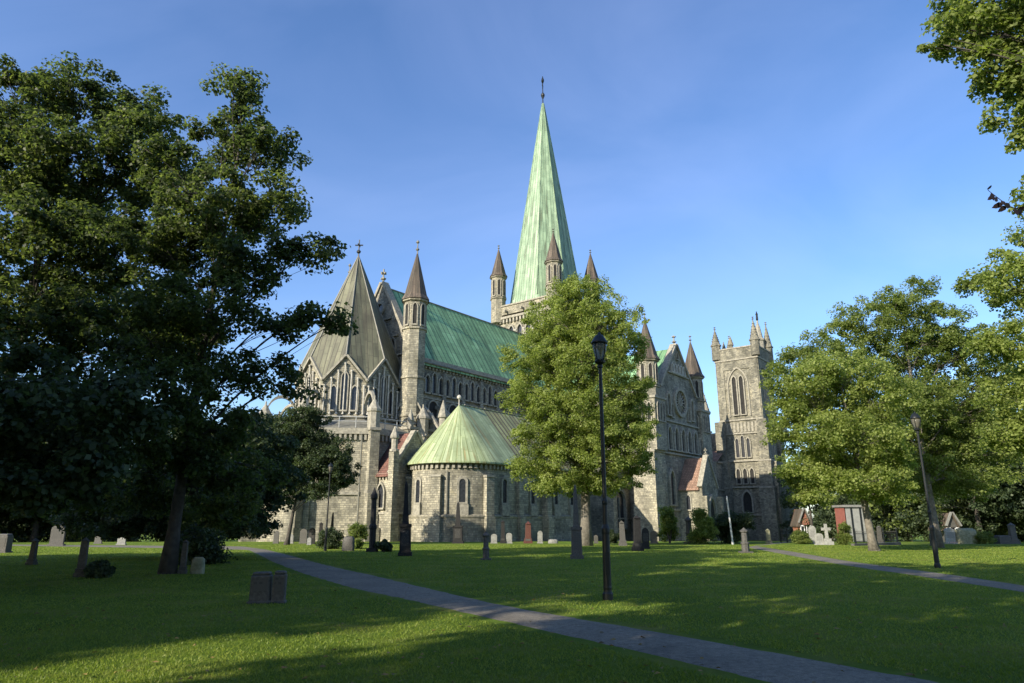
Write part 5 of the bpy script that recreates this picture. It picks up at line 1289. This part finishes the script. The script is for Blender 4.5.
house('brick_house', 'small brick house with white gable edging right of the west tower', 799, 808, 509, 125, 4, 'brick', 'slate', True, rot=R(0))
house('low_building', 'low grey building with red side panel and white roof edge behind the graves', 844, 866, 505, 98, 2.8, 'grey_paint', 'pale_roof', False, 'red_paint')
house('shed', 'pale grey gabled shed deep under the dark trees on the right', 946, 955, 513, 92, 4, 'grave_grey', 'slate', True)

def hedge(pts, h, label, seed):
    rng = np.random.RandomState(seed); root = empty('hedge', on_ground(*pts[0])); tag(root, label, 'hedge', 'hedges along the churchyard edge')
    cs = []
    P_ = resample(pts, int(sum(math.dist(a, b) for a, b in zip(pts[:-1], pts[1:])) / .5))
    for p in P_:
        for k in range(7):
            cs.append((p[0] + rng.randn() * .9 - pts[0][0], p[1] + rng.randn() * .8 - pts[0][1], float(terrain(*p)) - root.location.z + h * rng.rand() ** .8 * (.8 + .3 * math.sin(p[0] * .35))))
    cs = np.array(cs); v = leaf_cloud(rng, cs, .8 + .5 * rng.rand(len(cs)), 45, .3, .8, .4); quads_obj('foliage', v, 'leaf_dark', root)
    st = MB(); o0 = root.location
    for p in P_[::6]:
        z = float(terrain(*p)) - o0.z; st.tube([(p[0] - o0.x, p[1] - o0.y, z - .1), (p[0] - o0.x, p[1] - o0.y, z + h * .6)], [.1, .04], 5)
    st.build('stem', ['bark'], root)
hedge([(50, 118), (66, 100), (84, 96), (104, 92), (130, 90)], 5.5, 'tall dark hedge beneath the trees on the right', 5)
hedge([(-130, 80), (-100, 84), (-78, 84), (-58, 96), (-44, 106)], 5.0, 'tall dark hedge beneath the trees on the left', 6)
g = at(826, 530, 90)
# white memorial poles near the marble cross
for px in (822, 835):
    a = ground_at(px, 541); t_ = at(px - 4, 508, a.y); q = MB(); q.tube([(0, 0, -.1), tuple(t_ - a)], [.07, .05], 6); o = q.build('banner_pole', ['metal_light']); o.location = a
    tag(o, 'pale slanting pole %s the white marble cross' % ('left behind' if px < 828 else 'right behind'), 'pole')

# ================================================================= GRASS BLADES
rng = np.random.RandomState(77)
nB = 420000
Yb = 6.5 + (rng.rand(nB) ** 2.2) * 60; Xb = (rng.rand(nB) * 2 - 1) * (Yb * .86 + 2.5)
keep = np.ones(nB, bool)
for A, B in PATHS:
    C = (A + B) / 2; 
    for i0 in range(0, len(C) - 1):
        a, b_ = A[i0], B[i0]; a2, b2_ = A[i0 + 1], B[i0 + 1]
        lo = np.minimum.reduce([a, b_, a2, b2_]) - .1; hi = np.maximum.reduce([a, b_, a2, b2_]) + .1
        idx = np.where((Xb > lo[0]) & (Xb < hi[0]) & (Yb > lo[1]) & (Yb < hi[1]) & keep)[0]
        if len(idx) == 0: continue
        poly = np.array([a, b_, b2_, a2]); P_ = np.c_[Xb[idx], Yb[idx]]; s1 = np.ones(len(idx), bool); s2 = s1.copy()
        for j in range(4):
            e0, e1 = poly[j], poly[(j + 1) % 4]; cr2 = (e1[0] - e0[0]) * (P_[:, 1] - e0[1]) - (e1[1] - e0[1]) * (P_[:, 0] - e0[0])
            s1 &= cr2 > -.02; s2 &= cr2 < .02
        keep[idx[s1 | s2]] = False
Xb, Yb = Xb[keep], Yb[keep]; n = len(Xb)
cl_ = .5 + .5 * np.sin(Xb * 1.9 + np.sin(Yb * 1.3) * 2) * np.sin(Yb * 2.3 + np.cos(Xb * 1.1) * 2)
hB = (.014 + .02 * rng.rand(n) + .012 * cl_ * rng.rand(n)); wB = .003 + .0006 * Yb * (.5 + rng.rand(n))
ang = rng.rand(n) * math.pi; zz = terrain(Xb, Yb) ; ln_ = rng.normal(size=(n, 2)) * .02
v = np.empty((n, 3, 3)); dx, dy = np.cos(ang) * wB, np.sin(ang) * wB
v[:, 0] = np.c_[Xb - dx, Yb - dy, zz - .004]; v[:, 1] = np.c_[Xb + dx, Yb + dy, zz - .004]; v[:, 2] = np.c_[Xb + ln_[:, 0], Yb + ln_[:, 1], zz + hB]
me = bpy.data.meshes.new('grass'); v = v.reshape(-1, 3)
me.vertices.add(len(v)); me.vertices.foreach_set('co', v.astype(np.float32).ravel()); me.loops.add(n * 3); me.loops.foreach_set('vertex_index', np.arange(n * 3, dtype=np.int32))
me.polygons.add(n); me.polygons.foreach_set('loop_start', np.arange(0, n * 3, 3, dtype=np.int32)); me.update(calc_edges=True); me.materials.append(M['blade'])
o = bpy.data.objects.new('grass', me); COL.objects.link(o); tag(o, 'short mown grass covering the near lawn', 'grass', kind='stuff')


# fallen leaves
fl_ = MB(); rr = random.Random(9)
for i in range(900):
    y = 7 + 30 * rr.random() ** 1.5; x = rr.uniform(-1, 1) * (y * .85 + 1); z = float(terrain(x, y)) + .03 + .01 * rr.random()
    a = rr.uniform(0, 6.28); l = rr.uniform(.03, .06); tl = rr.uniform(-.02, .02)
    fl_.add([(x, y, z), (x + l * math.cos(a) - l * .4 * math.sin(a), y + l * math.sin(a) + l * .4 * math.cos(a), z + .01 + tl), (x + 1.7 * l * math.cos(a), y + 1.7 * l * math.sin(a), z + .004), (x + l * math.cos(a) + l * .4 * math.sin(a), y + l * math.sin(a) - l * .4 * math.cos(a), z + .012)], [(0, 3, 2, 1)])
M['dry_leaf'] = mottled('dry_leaf', (0.10, 0.07, 0.02), (0.26, 0.19, 0.05), 3, .8, 0)
o = fl_.build('fallen_leaves', ['dry_leaf']); tag(o, 'scattered dry leaves on the near lawn and path', 'leaves', kind='stuff')
